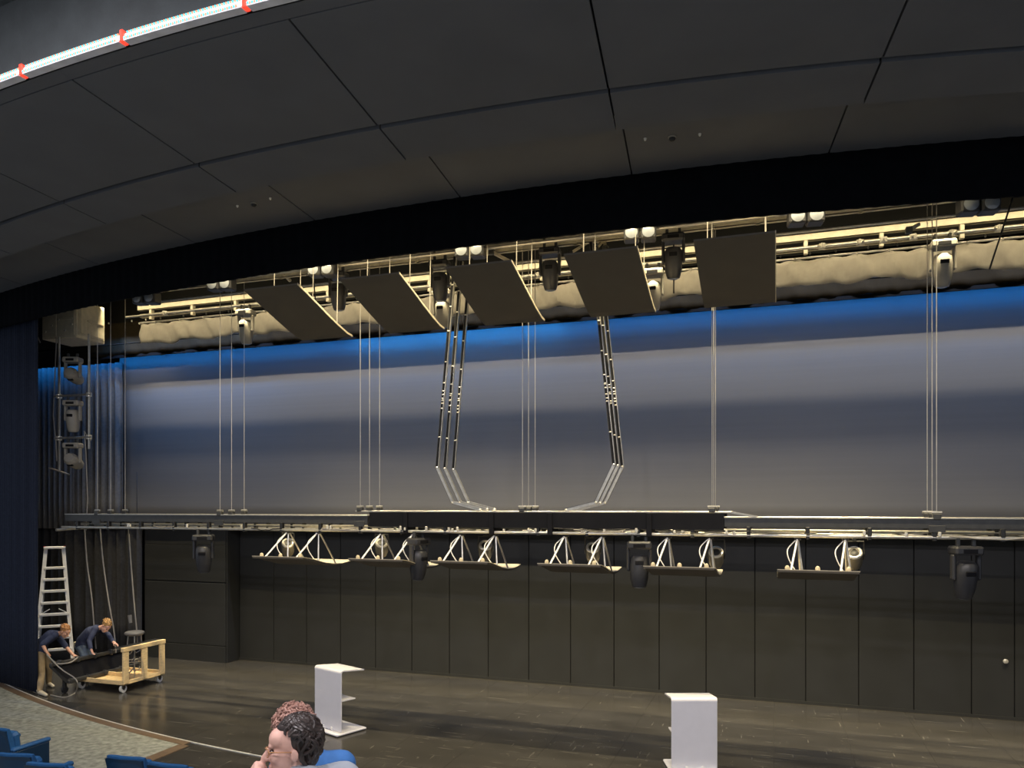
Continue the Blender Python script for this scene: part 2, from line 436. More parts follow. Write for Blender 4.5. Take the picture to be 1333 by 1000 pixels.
# auditorium ceiling: slot, step, panels
def XJ(xc, y): return xc + 0.10*(7.9-y)
cj = [-4.33 + 2.67*k for k in range(-6, 6)]
ceil = bpy.data.objects.new('ceiling', None)
xs = [-20 + 30*i/60 for i in range(61)]
cb = MB().prism([(q, arcL(q)+0.03) for q in xs] + [(q, arcK(q)-0.02) for q in reversed(xs)], ZB+0.16, ZB+0.30)
ceil = struct(cb.build('ceiling', M_CEILGAP), 'dark charcoal auditorium ceiling of large curved panels')
cb2 = MB().prism([(q, arcK(q)-0.3) for q in xs] + [(q, arcP(q)+0.25) for q in reversed(xs)], ZA+0.06, ZA+0.2)
cb2.build('ceiling_backing', M_CEILGAP, ceil)
def cpanel(xa, xb, fa, fb, z, th, gap, nm):
    n = 10
    def side(f, s):
        out = []
        for i in range(n+1):
            q = xa + (xb-xa)*i/n
            # follow the slightly skewed joints
            y = f(q); xx = q + 0.10*(7.9-y)
            if i == 0: xx += gap/2
            if i == n: xx -= gap/2
            out.append((xx, f(xx)))
        return out
    A = side(fa, 1); B = side(fb, 1)
    return MB().prism(A + list(reversed(B)), z, z+th).build(nm, M_CEIL, ceil)
for a, b in zip(cj[:-1], cj[1:]):
    cpanel(a, b, lambda q: arcL(q)+0.215, lambda q: arcC(q)-0.045, ZB, 0.06, 0.022, 'ceiling_panel')
    cpanel(a, b, arcL, lambda q: arcL(q)+0.20, ZB, 0.06, 0.001, 'cove_lip')
    cpanel(a, b, lambda q: arcC(q)+0.045, arcK, ZB, 0.06, 0.022, 'ceiling_panel')
    cpanel(a, b, lambda q: arcK(q)-0.28, lambda q: arcP(q)+0.02, ZA, 0.06, 0.022, 'ceiling_panel')
# riser over the led cove and upper ceiling of the house
rs_ = MB().prism([(q, arcL(q)) for q in xs] + [(q, arcL(q)+0.03) for q in reversed(xs)], ZB, 9.30)
rs_.build('cove_riser', M_RISER, ceil)
uc = MB().prism([(-20, -8), (10, -8)] + [(q, arcL(q)+0.03) for q in reversed(xs)], 9.30, 9.4)
uc.build('upper_ceiling', M_RISER, ceil)
# valance (black band) along the proscenium line
def valance(u, v):
    q = -26 + 44*u
    return (q, arcP(q) + 0.012*sin(q*26)*(1-v*0.5), 8.11 + (ZA+0.12-8.11)*v)
vo = MB().sheet(valance, 900, 3).build('proscenium_valance', M_VAL, None, True)
tag(vo, 'long black velour valance hanging along the curved front of the stage opening', 'valance')
mo = vo.modifiers.new('thickness', 'SOLIDIFY'); mo.thickness = 0.05; mo.offset = 1
# proscenium wall above
struct(MB().prism([(q, arcP(q)+0.12) for q in [-26+44*i/60 for i in range(61)]] + [(q, arcP(q)+0.3) for q in [18-44*i/60 for i in range(61)]], 8.6, 14).build('wall_proscenium', M_DARK))

# ------------------------------------------------------------------ drapes
def drape(name, x0, x1, yf, z0, z1, amp, wl_, m, label, cat='curtain', seed=0, nz=6, th=0.012):
    rnd = random.Random(seed); n = int(abs(x1-x0)/wl_*10)
    ph = [rnd.uniform(0, 6.28) for _ in range(4)]
    def fn(u, v):
        q = x0+(x1-x0)*u
        s_ = sin(2*pi*q/wl_ + 1.5*sin(q*1.7+ph[0]) + 0.25*v)
        y = yf(q) + amp*s_*(0.8+0.35*sin(q*2.3+ph[1])) + amp*0.3*sin(2*pi*q/wl_*2.3+ph[2])*(1-0.5*v)
        return (q + 0.15*amp*cos(2*pi*q/wl_), y, z0+(z1-z0)*v)
    o = MB().sheet(fn, n, nz).build(name, m, None, True)
    mo_ = o.modifiers.new('thickness', 'SOLIDIFY'); mo_.thickness = th
    return tag(o, label, cat)
drape('proscenium_curtain', -22, -15.25, lambda q: arcP(q)+0.14, 0.02, 9.0, 0.022, 0.10, M_CURT, 'dark navy side curtain framing the stage opening beside the workers', seed=1)
drape('proscenium_curtain', 6.5, 14, lambda q: arcP(q)+0.14, 0.02, 9.0, 0.022, 0.10, M_CURT, 'dark navy side curtain framing the other end of the stage opening', seed=2)
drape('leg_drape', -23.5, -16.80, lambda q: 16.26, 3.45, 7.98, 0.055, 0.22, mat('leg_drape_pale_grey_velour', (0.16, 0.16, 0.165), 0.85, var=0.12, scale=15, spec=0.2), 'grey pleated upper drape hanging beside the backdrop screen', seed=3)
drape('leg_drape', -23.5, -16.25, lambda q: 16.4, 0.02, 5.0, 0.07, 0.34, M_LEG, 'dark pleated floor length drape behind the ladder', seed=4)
# backdrop screen
def scr(u, v): 
    q = -16.95 + 27*u
    return (q, 16.33 + 0.006*sin(q*1.3)*(1-v), 3.50 + (8.28-3.50)*v)
so = MB().sheet(scr, 60, 8).build('backdrop_screen', M_SCREEN, None, True)
mo = so.modifiers.new('thickness', 'SOLIDIFY'); mo.thickness = 0.01
tag(so, 'wide grey backdrop cloth lit blue along its top above the boards', 'backdrop')
# borders (short masking cloths)
def border(name, x0, x1, Y, zt, zb, wav, m, label, seed):
    rnd = random.Random(seed); ties = []
    q = x0
    while q < x1: ties.append(q); q += rnd.uniform(0.45, 0.8)
    root = thing(name, label, 'border cloth', (x0, Y, zb))
    def fn(u, v):
        q_ = x0+(x1-x0)*u
        hem = zb + wav*(sin(q_*4.1+seed) + 0.6*sin(q_*7.3+1.3*seed) + 0.5*sin(q_*1.9))*0.5
        z = hem+(zt-hem)*v
        near = min(abs(q_-t) for t in ties)
        z -= 0.05*v*v*min(1, near/0.35)*(1 if wav > 0.01 else 0.2)
        y = Y + (0.07*sin(q_*5.3+seed+0.8*v)*(1-v) + 0.045*sin(q_*11+3*v)*(1-v*0.6) + 0.022*sin(q_*23+v*6+2*sin(q_*3)))*(1 if wav > 0.01 else 0.5)
        return (q_-x0, y-Y, z-zb)
    o = MB().sheet(fn, int((x1-x0)*14), 6).build('cloth', m, root, True)
    mo_ = o.modifiers.new('thickness', 'SOLIDIFY'); mo_.thickness = 0.008
    t0 = None
    for t in ties:
        if t0 is None: t0 = kn = MB().ell((0, 0, 0), (0.02, 0.025, 0.03), n=8, m=6).build('tie', M_PIPE, root)
        else: kn = t0.copy(); COL.objects.link(kn)
        kn.location = (t-x0, -0.03, zt-zb)
    return root
border('border_cloth', -15.1, 8, 15.2, 8.66, 8.16, 0.05, M_BORDER, 'crumpled pale border cloth with wavy hem tied to a pipe', 1)
border('border_cloth', -17.6, 8, 15.88, 8.95, 8.08, 0.004, M_BORDERD, 'darker straight border cloth hanging just above the backdrop', 2)
struct(MB().box((-17.6, 15.9, 8.02), (8, 15.94, 8.09)).build('trim_3', M_VAL))

# ------------------------------------------------------------------ fly battens and beams
def fly(name, x0, x1, Y, z, hh, label, m, round_=False, brackets=0, bz=0.0, cat='batten'):
    r = thing(name, label, cat, (x0, Y, z), 0)
    L = x1-x0
    if round_: MB().cyl((0, 0, 0), (L, 0, 0), hh/2, n=10).build('pipe', m, r, True)
    else:
        b = MB().box((0, -0.045, -hh/2), (L, -0.03, hh/2)); b.box((0, -0.045, hh/2-0.012), (L, 0.045, hh/2)); b.box((0, -0.045, -hh/2), (L, 0.045, -hh/2+0.012))
        b.build('beam', m, r)
    q = 0.4
    while brackets and q < L:
        MB().rbox((q-0.035, -0.05, bz), (q+0.035, 0.05, -hh/2), 0.005).build('hanger', m, r); q += brackets
    return r
fly('fly_beam', -14.9, 9, 14.95, 8.965, 0.13, 'upper cream steel beam in the flies above the border cloth', M_STEEL, False, 1.25, -0.30)
fly('fly_beam', -14.9, 9, 15.02, 8.79, 0.09, 'lower cream steel beam in the flies above the border cloth', M_STEEL, False)
fly('fly_pipe', -14.9, 9, 14.55, 8.655, 0.055, 'bright galvanised lamp pipe in the flies in front of the border cloth', M_PIPE, True)
fly('border_pipe', -15.1, 8, 15.2, 8.68, 0.05, 'galvanised pipe that carries the crumpled border cloth', M_PIPE, True)
fly('fly_pipe', -13.5, 5.5, 12.65, 8.63, 0.06, 'galvanised pipe carrying the twin lens lamps behind the valance', M_PIPE, True)
fly('fly_pipe', -13.5, 5.5, 13.25, 8.88, 0.06, 'galvanised pipe carrying the black moving lamps between hung panels', M_PIPE, True)
fly('fly_beam', -13.5, 5.5, 13.75, 8.95, 0.10, 'cream steel beam running above the hung taupe panels', M_STEEL, False, 1.6, 0.25)
fly('fly_pipe', -13.5, 9, 14.1, 8.80, 0.05, 'thin galvanised pipe running above the far edge of hung panels', M_PIPE, True)
fly('fly_beam', -13.5, 9, 14.35, 9.40, 0.12, 'highest cream steel beam in the flies behind the lamp pipe', M_STEEL, False, 1.1, 0.2)

fly('fly_pipe', -19, 10, 15.595, 8.30, 0.03, 'thin black pipe added behind the border cloth to shade the backdrop', M_VAL, True)  # unseen pipe, added below the white strip to shade a band of the backdrop
# ------------------------------------------------------------------ hung reflector panels (upper set)
PROF = [(0.0, 0.0), (0.25, -0.075), (0.6, -0.19), (1.0, -0.325), (1.4, -0.45), (1.75, -0.54), (1.95, -0.56)]
def panel_mesh(W, prof, th=0.03):
    top = [(y, z) for y, z in prof]; bot = [(y, z-th) for y, z in reversed(prof)]
    return MB().xprism(top+bot, 0, W)
PX = [-9.62, -7.52, -5.42, -3.30, -1.22]
for i, xl in enumerate(PX):
    r = thing('acoustic_reflector', 'curved taupe acoustic panel hung in the flies, ' + ['outermost, nearest the side lamp frame', 'second counted from the side lamp frame', 'middle one of the five', 'fourth counted from the side lamp frame', 'farthest from the side lamp frame'][i], 'acoustic panel', (xl*0.905, 12.2*0.905, EYE+(8.23-EYE)*0.905), 0, 'taupe panels hung in the flies')
    r.scale = (0.905,)*3
    p = panel_mesh(1.2, PROF).build('panel', M_CAN, r)
    e = MB().xprism([(y, z+0.004) for y, z in PROF]+[(y, z-0.034) for y, z in reversed(PROF)], 1.2, 1.214).build('edge_strip', M_EDGE, p)
    for sx in (0.15, 1.05):
        for yy, zz in ((0.72, -0.23), (1.6, -0.50)):
            MB().cyl((sx, yy, zz), (sx, yy+0.05, 1.05), 0.008, n=6).build('hanger_rod', M_WIRE, r)

# ------------------------------------------------------------------ the lighting truss
TX0, TX1 = -14.85, 7.2
ROWS = (12.85, 13.2, 13.6)
tr = thing('lighting_truss', 'long dark metal lighting truss hung on wire ropes across the stage', 'truss', (TX0, 13.2, 3.6))
O = (TX0, 13.2, 3.6)
def tp(mb, nm, m, smooth=False): return mb.build(nm, m, tr, smooth, O)
CX0, CX1 = -7.3, -0.8
for yy in ROWS:
    for a, b in ((TX0, CX0), (CX1, TX1)):
        tp(MB().rbox((a, yy-0.03, 3.75), (b, yy+0.03, 3.90), 0.008), 'top_beam', M_TRUSS)
        tp(MB().rbox((a, yy-0.045, 3.895), (b, yy+0.045, 3.915), 0.004), 'top_flange', M_PIPE)
    tp(MB().rbox((CX0-0.25, yy-0.05, 3.975), (CX1+0.1, yy+0.05, 4.0), 0.004), 'top_flange', M_PIPE)
    tp(MB().bar((CX1+0.1, yy, 3.985), (CX1+0.5, yy, 3.91), 0.09, 0.02), 'top_flange', M_PIPE)
    zz = 3.62 if yy != 13.2 else 3.69
    tp(MB().cyl((TX0-0.1, yy-0.02, zz), (TX1, yy-0.02, zz), 0.027, n=10), 'lower_pipe', M_PIPE, True)
    q = TX0+0.35
    while q < TX1:
        tp(MB().rbox((q-0.03, yy-0.045, zz-0.05), (q+0.03, yy+0.04, 3.76), 0.008), 'pipe_clip', M_BLACK); q += 0.88
tp(MB().cyl((TX0-0.12, 12.7, 3.56), (TX0+0.05, 13.75, 3.60), 0.03, n=8), 'end_pipe', M_PIPE, True)
fas = [(CX0-0.25, 3.72), (CX0+0.15, 3.965), (CX1, 3.965), (CX1+0.25, 3.72)]
tp(MB().xprism([(12.80, 3.70), (12.83, 3.70), (12.83, 3.97), (12.80, 3.97)], CX0+0.05, CX1), 'fascia', M_FASC)
tp(MB().xprism([(13.62, 3.70), (13.65, 3.70), (13.65, 3.97), (13.62, 3.97)], CX0+0.05, CX1), 'fascia', M_FASC)
for px in (528, 640, 716, 845):
    q = atY(px, 680, 12.8).x
    tp(MB().rbox((q-0.045, 12.77, 3.58), (q+0.045, 13.66, 3.97), 0.008), 'cross_frame', M_FASC)
tp(MB().box((CX0+0.1, 12.83, 3.575), (CX1, 13.62, 3.60)), 'lower_tray', M_FASC)
GX = [-13.95+3.24*k for k in range(7)]
for gi, gx in enumerate(GX):
    for yy in ROWS:
        top = 4.0 if CX0-0.3 < gx < CX1 else 3.915
        c = tp(MB().rbox((gx-0.055, yy-0.05, top-0.03), (gx+0.055, yy+0.05, top+0.06), 0.01), 'rope_clamp', M_TRUSS)
        MB().cyl((gx-0.07, yy, top+0.075), (gx+0.07, yy, top+0.075), 0.022, n=8).build('shackle', M_PIPE, c, True, O)
        tp(MB().cyl((gx, yy, top+0.05), (gx, yy, 11.0), 0.0065, n=6), 'wire_rope', M_WIRE, True)
    if not (CX0-0.1 < gx < CX1):
        tp(MB().rbox((gx-0.11, 12.80, 3.70), (gx+0.11, 12.825, 3.80), 0.004), 'bracket_plate', M_TRUSS)
rnd = random.Random(5)
for k in range(34):   # loose cable runs lying in the truss
    x0 = rnd.uniform(-7.0, -1.6) if k < 18 else rnd.uniform(-14, 5); L = rnd.uniform(0.5, 1.6); yy = rnd.choice((12.79, 12.95, 13.3, 13.5)); z0 = rnd.uniform(3.64, 3.72)
    pts = [(x0+L*i/8, yy+0.02*sin(i*1.3+k), z0-0.05*sin(pi*i/8)*rnd.uniform(0.3, 1.0)) for i in range(9)]
    tp(MB().tube(pts, 0.010, 6), 'cable_run', M_CABLE if k % 3 else M_BLACK, True)
for k in range(40):
    x0 = rnd.uniform(-7.1, -0.6) if k < 24 else rnd.uniform(-14, 5); yy = rnd.choice((12.78, 12.8, 13.0))
    tp(MB().rbox((x0-0.02, yy-0.02, 3.64), (x0+0.02, yy+0.02, 3.64+rnd.uniform(0.04, 0.08)), 0.006), 'clamp_bolt', M_RING)

# cable arms (three each side)
AL = [None, (-5.87, 4.79), (-5.56, 4.15), (-5.03, 4.02)]
AR = [None, (-2.60, 4.79), (-2.91, 4.15), (-3.43, 4.02)]
TOPY = {12.85: 12.95, 13.2: 13.25, 13.6: 13.65}
for A, pt, pe in ((AL, (592.9, 334), (569, 609)), (AR, (769.5, 316), (799, 605))):
    for yy in ROWS:
        w_ = {12.85: 'front', 13.2: 'middle', 13.6: 'rear'}[yy]
        hf_ = 'nearer the ladder' if A is AL else 'farther from the ladder'
        Ov = Vector((A[3][0], yy, A[3][1]))
        r = thing('cable_chain', w_ + ' jointed dark cable chain of the three ' + hf_, 'cable chain', Ov, 0, 'cable chains ' + hf_)
        tp_ = atY(pt[0], pt[1], 12.95); tp_.y = TOPY[yy]
        PTS = [tp_] + [Vector((a_[0], yy, a_[1])) for a_ in A[1:]]
        for k, nm in enumerate(('upper_link', 'middle_link', 'lower_link')):
            p0, p1 = PTS[k], PTS[k+1]
            d = (p1-p0).normalized(); nx = Vector((d.z, 0, -d.x)).normalized()
            lk = MB().bar(p0, p1, 0.046, 0.05, (0, 1, 0)).build(nm, M_FASC if k == 0 else M_PIPE, r, False, Ov)
            for sg in (-1, 1):
                MB().bar(p0+nx*0.025*sg, p1+nx*0.025*sg, 0.007, 0.056, (0, 1, 0)).build('side_plate', M_PIPE if sg < 0 else M_TRUSS, lk, False, Ov)
            MB().ell(p1, (0.03, 0.038, 0.03), n=10, m=7).build('knuckle', M_RING, r, True, Ov)
            if k == 0:
                for fz in (0.14, 0.24, 0.36, 0.50, 0.60, 0.635, 0.65, 0.665, 0.68, 0.70, 0.72, 0.86):
                    c = p0.lerp(p1, fz+rnd.uniform(-0.008, 0.008))
                    MB().ell(c+Vector((0, -0.028, 0)), (0.026, 0.015, 0.014), n=8, m=6).build('cable_tie', M_RING, lk, True, Ov)

# ------------------------------------------------------------------ lower reflector panels under the truss
RPROF = [(0, 0), (0.2, -0.03), (0.45, -0.085), (0.75, -0.155), (1.05, -0.195), (1.35, -0.205), (1.6, -0.185), (1.75, -0.165)]
RX = [(-9.42, 1.12), (-7.33, 1.08), (-5.70, 1.06), (-3.75, 1.06), (-1.99, 1.09), (0.02, 1.12)]
for i, (xl, W) in enumerate(RX):
    r = thing('acoustic_canopy', 'curved taupe panel on struts below the truss, ' + ['nearest the wing wall', 'second counted from the wing wall', 'third counted from the wing wall', 'fourth counted from the wing wall', 'fifth counted from the wing wall', 'farthest from the wing wall'][i], 'acoustic panel', (xl, 12.2, 3.13), 0, 'panels hung under the truss')
    p = panel_mesh(W, RPROF, 0.03).build('panel', M_CAN, r, True)
    top = [(y, z+0.012) for y, z in RPROF]; bot = [(y, z) for y, z in reversed(RPROF)]
    MB().xprism(top+bot, -0.01, W+0.012).build('edge_strip', M_EDGE, p)
    for sx in (W*0.22, W*0.84):
        ap = (sx+0.05, 0.72, 0.47)
        for (fx, yy, zz) in ((-0.06, 0.15, -0.01), (0.12, 0.60, -0.11), (0.10, 1.25, -0.20)):
            MB().cyl(ap, (sx+fx, yy, zz), 0.016, n=7).build('strut', M_ALU if yy < 0.3 else M_PIPE, r, True)
        MB().rbox((sx, 0.66, 0.42), (sx+0.1, 0.80, 0.52), 0.012).build('strut_clamp', M_TRUSS, r)
        pts = [(sx+0.02, 0.7, 0.42), (sx-0.10, 0.6, 0.28), (sx-0.08, 0.55, 0.12), (sx+0.03, 0.6, -0.08)]
        MB().tube(curve(pts, 4), 0.009, 6).build('safety_cable', M_ALU, r, True)
    for sx in (W*0.12, W*0.50, W*0.88):
        MB().lathe((sx, 0.10, 0.0), [(0.035, 0), (0.035, 0.03), (0.025, 0.055), (0.01, 0.065)], 10).build('knob', M_EDGE, r, True)

# ------------------------------------------------------------------ moving lamps and cans
def moving_head(loc, rz, label, group, m, tilt=0.0, scale=1.0, rod=0.12):
    r = thing('moving_lamp', label, 'stage light', loc, rz, group)
    r.scale = (scale,)*3
    b = MB().rbox((-0.20, -0.15, -0.13), (0.20, 0.15, 0.0), 0.03).build('base', m, r)
    for sx in (-0.11, 0.11):
        MB().rbox((sx-0.025, -0.03, -0.005), (sx+0.025, 0.03, rod), 0.008).build('hook_clamp', M_TRUSS, r)
    for sx in (-1, 1):
        MB().rbox((-0.205, -0.055, -0.50), (-0.15, 0.055, -0.12), 0.02, Matrix.Scale(-1, 4, (1,0,0)) if sx > 0 else None).build('yoke_arm', m, r)
    R = Matrix.Rotation(tilt, 3, 'X')
    prof = [(0.04, 0.22), (0.11, 0.21), (0.148, 0.16), (0.158, 0.05), (0.157, -0.06), (0.148, -0.18), (0.128, -0.28), (0.108, -0.33), (0.09, -0.335)]
    h = MB().lathe((0, 0, -0.44), prof, 18, R).build('head', m, r, True)
    MB().lathe(Vector((0, 0, -0.44)) + R @ Vector((0, 0, -0.32)), [(0.085, 0.0), (0.085, -0.02), (0.05, -0.032), (0.0, -0.035)], 16, R).build('lens', M_LENS, h, True)
    MB().rbox((-0.07, -0.166, -0.40), (0.07, -0.13, -0.33), 0.01, Matrix.Translation((0, 0, -0.44)) @ R.to_4x4() @ Matrix.Translation((0, 0, 0.44))).build('display', M_FASC, h)
    MB().rbox((-0.10, -0.155, -0.10), (0.10, -0.148, -0.04), 0.003).build('display', M_FASC, b)
    return r
# on the truss
for px, tl, rz, lb in ((265, 0.12, 0.5, 'in front of the wing wall'), (545, 0.1, 1.2, 'behind the second canopy'), (832, -0.1, 0.2, 'beside the fifth canopy'), (1257, 0.2, 0.25, 'far out past the last canopy')):
    c = atY(px, 700, 12.85)
    moving_head((c.x, 12.85, 3.50), rz, 'black moving head lamp under the truss, ' + lb, 'black moving lamps under the truss', M_MH, tl)
# black ones between the upper panels
for X, lb in ((-8.2, 'first and second'), (-6.0, 'second and third'), (-3.84, 'third and fourth'), (-1.66, 'fourth and fifth')):
    moving_head((X, 13.25, 8.70), 0.1, 'black moving head lamp between the %s taupe panels from the ladder side' % lb, 'black moving lamps in the flies', M_MH, 0.15, 0.95, 0.2)
# ones on the rear lamp pipe, work light put into their grey colour
for px, lb in ((320, 'nearest the ladder side'), (576, 'second from the ladder side'), (850, 'third from the ladder side'), (1227, 'farthest from the ladder side')):
    c = atY(px, 320, 14.5)
    moving_head((c.x, 14.5, 8.52), 0.05, 'moving head lamp coloured as lit before the border cloth, ' + lb, 'moving lamps coloured as lit in front of the border cloth', M_MHG, 0.12, 0.98, 0.13)
# cans with bright rings
for i_, (px, py) in enumerate(((375, 708), (497, 708), (632, 711), (772, 714), (932, 720), (1112, 721))):
    c = atY(px, py, 13.5)
    r = thing('spot_can', 'dark cylindrical spotlight with bright front ring, ' + ['nearest the wing wall', 'second from the wing wall', 'third from the wing wall', 'fourth from the wing wall', 'fifth from the wing wall', 'sixth from the wing wall', 'farthest from the wing wall'][i_], 'stage light', (c.x, 13.5, 3.55), 0.0, 'ringed spotlights under the truss')
    ax = (ray(px, py)*-1); ax.z = 0.9; ax = ax.normalized()
    q = Vector((0, 0, 1)).rotation_difference(ax).to_matrix()
    cc = Vector((0, 0, c.z-3.55))
    bd = MB().lathe(cc + ax*(-0.34), [(0.05, 0), (0.105, 0.02), (0.125, 0.10), (0.13, 0.34), (0.12, 0.36)], 18, q).build('body', mat('can_bronze_paint', (0.14, 0.125, 0.09), 0.45), r, True)
    MB().tube([cc + ax*0.022 + q @ Vector((0.102*cos(2*pi*k_/24), 0.102*sin(2*pi*k_/24), 0)) for k_ in range(24)], 0.026, 8, True).build('front_ring', M_RING, bd, True)
    MB().lathe(cc + ax*0.012, [(0.08, 0), (0.06, 0.012), (0.0, 0.016)], 16, q).build('lens', M_TRUSS, bd, True)
    MB().tube([cc+Vector((-0.14, 0, 0))-ax*0.15, cc+Vector((-0.15, 0, 0.0)), Vector((-0.14, 0, -0.03)), Vector((0.14, 0, -0.03)), cc+Vector((0.15, 0, 0.0)), cc+Vector((0.14, 0, 0))-ax*0.15], 0.014, 6).build('yoke', M_TRUSS, r, True)
    MB().rbox((-0.03, -0.03, -0.03), (0.03, 0.03, 0.08), 0.008).build('hook_clamp', M_TRUSS, r)
# twin lens lamps behind the valance
for i_, (px, py) in enumerate(((188, 388), (286, 370), (418, 351), (611, 326), (833, 303), (1050, 281), (1276, 266))):
    c = atY(px, py, 12.45)
    r = thing('twin_lamp', 'black twin lens lamp behind the valance, ' + ['nearest the ladder side', 'second from the ladder side', 'third from the ladder side', 'fourth from the ladder side', 'fifth from the ladder side', 'sixth from the ladder side', 'farthest from the ladder side'][i_], 'stage light', c, 0.15, 'twin lens lamps behind the valance')
    for sx in (-0.135, 0.135):
        bx = MB().rbox((sx-0.125, -0.05, -0.11), (sx+0.125, 0.2, 0.13), 0.025).build('housing', M_MH, r)
        MB().lathe((sx, -0.05, 0), [(0.095, 0), (0.10, 0.012), (0.08, 0.02), (0.05, 0.035), (0.0, 0.04)], 18, Matrix.Rotation(pi/2, 3, 'X')).build('lens', M_LENS, bx, True)
    MB().rbox((-0.04, 0.04, 0.12), (0.04, 0.12, 0.25), 0.01).build('hook_clamp', M_TRUSS, r)
# rigging clutter between pipes: braces and clamps
for px, py, px2, py2 in ((640, 328, 672, 345), (742, 330, 768, 314), (775, 324, 786, 312), (788, 324, 787, 312), (1183, 300, 1196, 292), (365, 352, 378, 366)):
    a = atY(px, py, 13.6); b = atY(px2, py2, 13.9)
    o = thing('fly_brace', 'short cream steel brace between the pipes in the flies', 'brace', a, 0, 'short braces in the flies')
    MB().bar(a, b, 0.05, 0.05).build('bar', M_STEEL, o, False, a)
    MB().rbox((-0.05, -0.05, -0.05), (0.05, 0.05, 0.05), 0.012).build('clamp', M_TRUSS, o)
for px in (215, 340, 470, 505, 650, 700, 1070, 1120, 1150, 1189, 1240, 1300):
    a = atY(px, 320, 14.55); a.z = 8.655
    o = thing('pipe_clamp', 'small bright pipe clamp on the fly pipes', 'clamp', a, rnd.uniform(0, 3), 'small clamps on the fly pipes')
    MB().rbox((-0.06, -0.045, -0.05), (0.06, 0.045, 0.05), 0.015).build('jaw', M_RING, o)
    MB().cyl((0, -0.08, 0), (0, 0.08, 0), 0.018, n=8).build('bolt', M_PIPE, o, True)
# dark rods hanging in the flies
for (a, b) in (((1316, 265), (1288, 351)), ((877, 285), (877, 382)), ((408, 362), (413, 415))):
    p = atY(*a, 13.75); q = atY(*b, 13.75); p = p + (p-q)*((8.93-p.z)/(p.z-q.z))
    o = MB().cyl(p, q, 0.014, n=7).build('safety_rod', M_BLACK, None, True, p); 
    tag(o, {1316: 'thin black rod slanting in front of the border cloth', 877: 'thin black rod hanging in front of a black moving lamp', 408: 'thin black rod hanging beside the outermost taupe panel'}[a[0]], 'rod')

# ------------------------------------------------------------------ side ladder with lamps and dimmer box
c = atY(97, 610, 13.5)
bx0 = thing('dimmer_box', 'tan painted steel equipment box hanging above the side lamps', 'equipment box', (c.x-0.42, 13.45, 8.0), 0.06)
MB().rbox((-0.5, 0.0, -0.02), (0.5, 0.85, 0.85), 0.02).build('body', M_STEEL, bx0)
MB().rbox((-0.02, -0.02, 0.03), (0.46, 0.0, 0.80), 0.008).build('front_panel', M_STEEL, bx0)
MB().rbox((0.05, -0.035, 0.40), (0.42, -0.02, 0.44), 0.006).build('rail', M_STEEL, bx0)
MB().rbox((-0.46, -0.02, 0.03), (-0.06, 0.0, 0.80), 0.008).build('front_panel', M_STEEL, bx0)
for k in range(5):
    MB().lathe((-0.36+0.19*k, -0.025, 0.15+0.13*(k % 3)), [(0.025, 0), (0.025, 0.02), (0.0, 0.025)], 10, Matrix.Rotation(pi/2, 3, 'X')).build('knob', M_RING, bx0, True)
MB().rbox((0.5, 0.06, 0.05), (0.515, 0.80, 0.80), 0.006).build('side_panel', M_STEEL, bx0)
MB().rbox((0.515, 0.10, 0.09), (0.53, 0.24, 0.76), 0.005).build('side_panel', M_STEEL, bx0)
MB().rbox((0.515, 0.30, 0.40), (0.54, 0.78, 0.44), 0.005).build('rail', M_STEEL, bx0)
MB().rbox((0.515, 0.30, 0.09), (0.525, 0.78, 0.36), 0.005).build('side_panel', M_STEEL, bx0)
MB().tube([(-0.45, -0.03, 0.7), (-0.62, -0.05, 0.5), (-0.6, -0.05, 0.1), (-0.5, -0.04, -0.1)], 0.014, 6).build('cable', M_CABLE, bx0, True)
MB().box((-0.3, 0.2, 0.84), (0.35, 0.7, 1.6)).build('duct', M_STEEL, bx0)
pl_, pr_ = atY(77, 600, 13.4).x, atY(116, 600, 13.4).x
zl = lambda v: atY(97, v, 13.4).z
sl = thing('lamp_ladder', 'vertical pipe frame with rungs holding three side lamps', 'pipe frame', (pl_, 13.4, zl(610)))
Ol = (pl_, 13.4, zl(610))
for q, vb in ((pl_, 612), (pr_, 585)):
    MB().cyl((q, 13.4, zl(vb)), (q, 13.4, 8.0), 0.026, n=8).build('upright', M_PIPE, sl, True, Ol)
for v in (515, 570):
    MB().cyl((pl_-0.1, 13.37, zl(v)), (pr_+0.1, 13.37, zl(v)), 0.026, n=8).build('rung', M_PIPE, sl, True, Ol)
    for q in (pl_, pr_): MB().rbox((q-0.045, 13.35, zl(v)-0.05), (q+0.045, 13.45, zl(v)+0.05), 0.012).build('clamp', M_RING, sl, False, Ol)
MB().cyl((pl_-0.2, 13.3, zl(612)+0.06), (pl_+0.25, 13.45, zl(612)-0.1), 0.02, n=8).build('foot_bar', M_PIPE, sl, True, Ol)
MB().tube([(pl_-0.08, 13.4, 8.0), (pl_-0.16, 13.38, zl(540)), (pl_-0.05, 13.36, zl(575)), (pl_-0.02, 13.36, zl(600))], 0.012, 6).build('cable', M_CABLE, sl, True, Ol)
MB().tube([(pr_+0.05, 13.4, zl(575)), (pr_-0.1, 13.36, zl(562)), (pr_-0.05, 13.36, zl(590)), (pr_, 13.36, zl(650)), (pr_-0.05, 13.36, zl(690))], 0.012, 6).build('cable', M_CABLE, sl, True, Ol)
for v, lab, tl in ((466, 'topmost', 1.3), (522, 'middle', 0.1), (577, 'lowest', 1.25)):
    moving_head(((pl_+pr_)/2, 13.37, zl(v)), 0.35, 'grey moving lamp, %s of the three on the side pipe frame' % lab, 'lamps on the side pipe frame', M_MHG, tl, 0.92, 0.10)

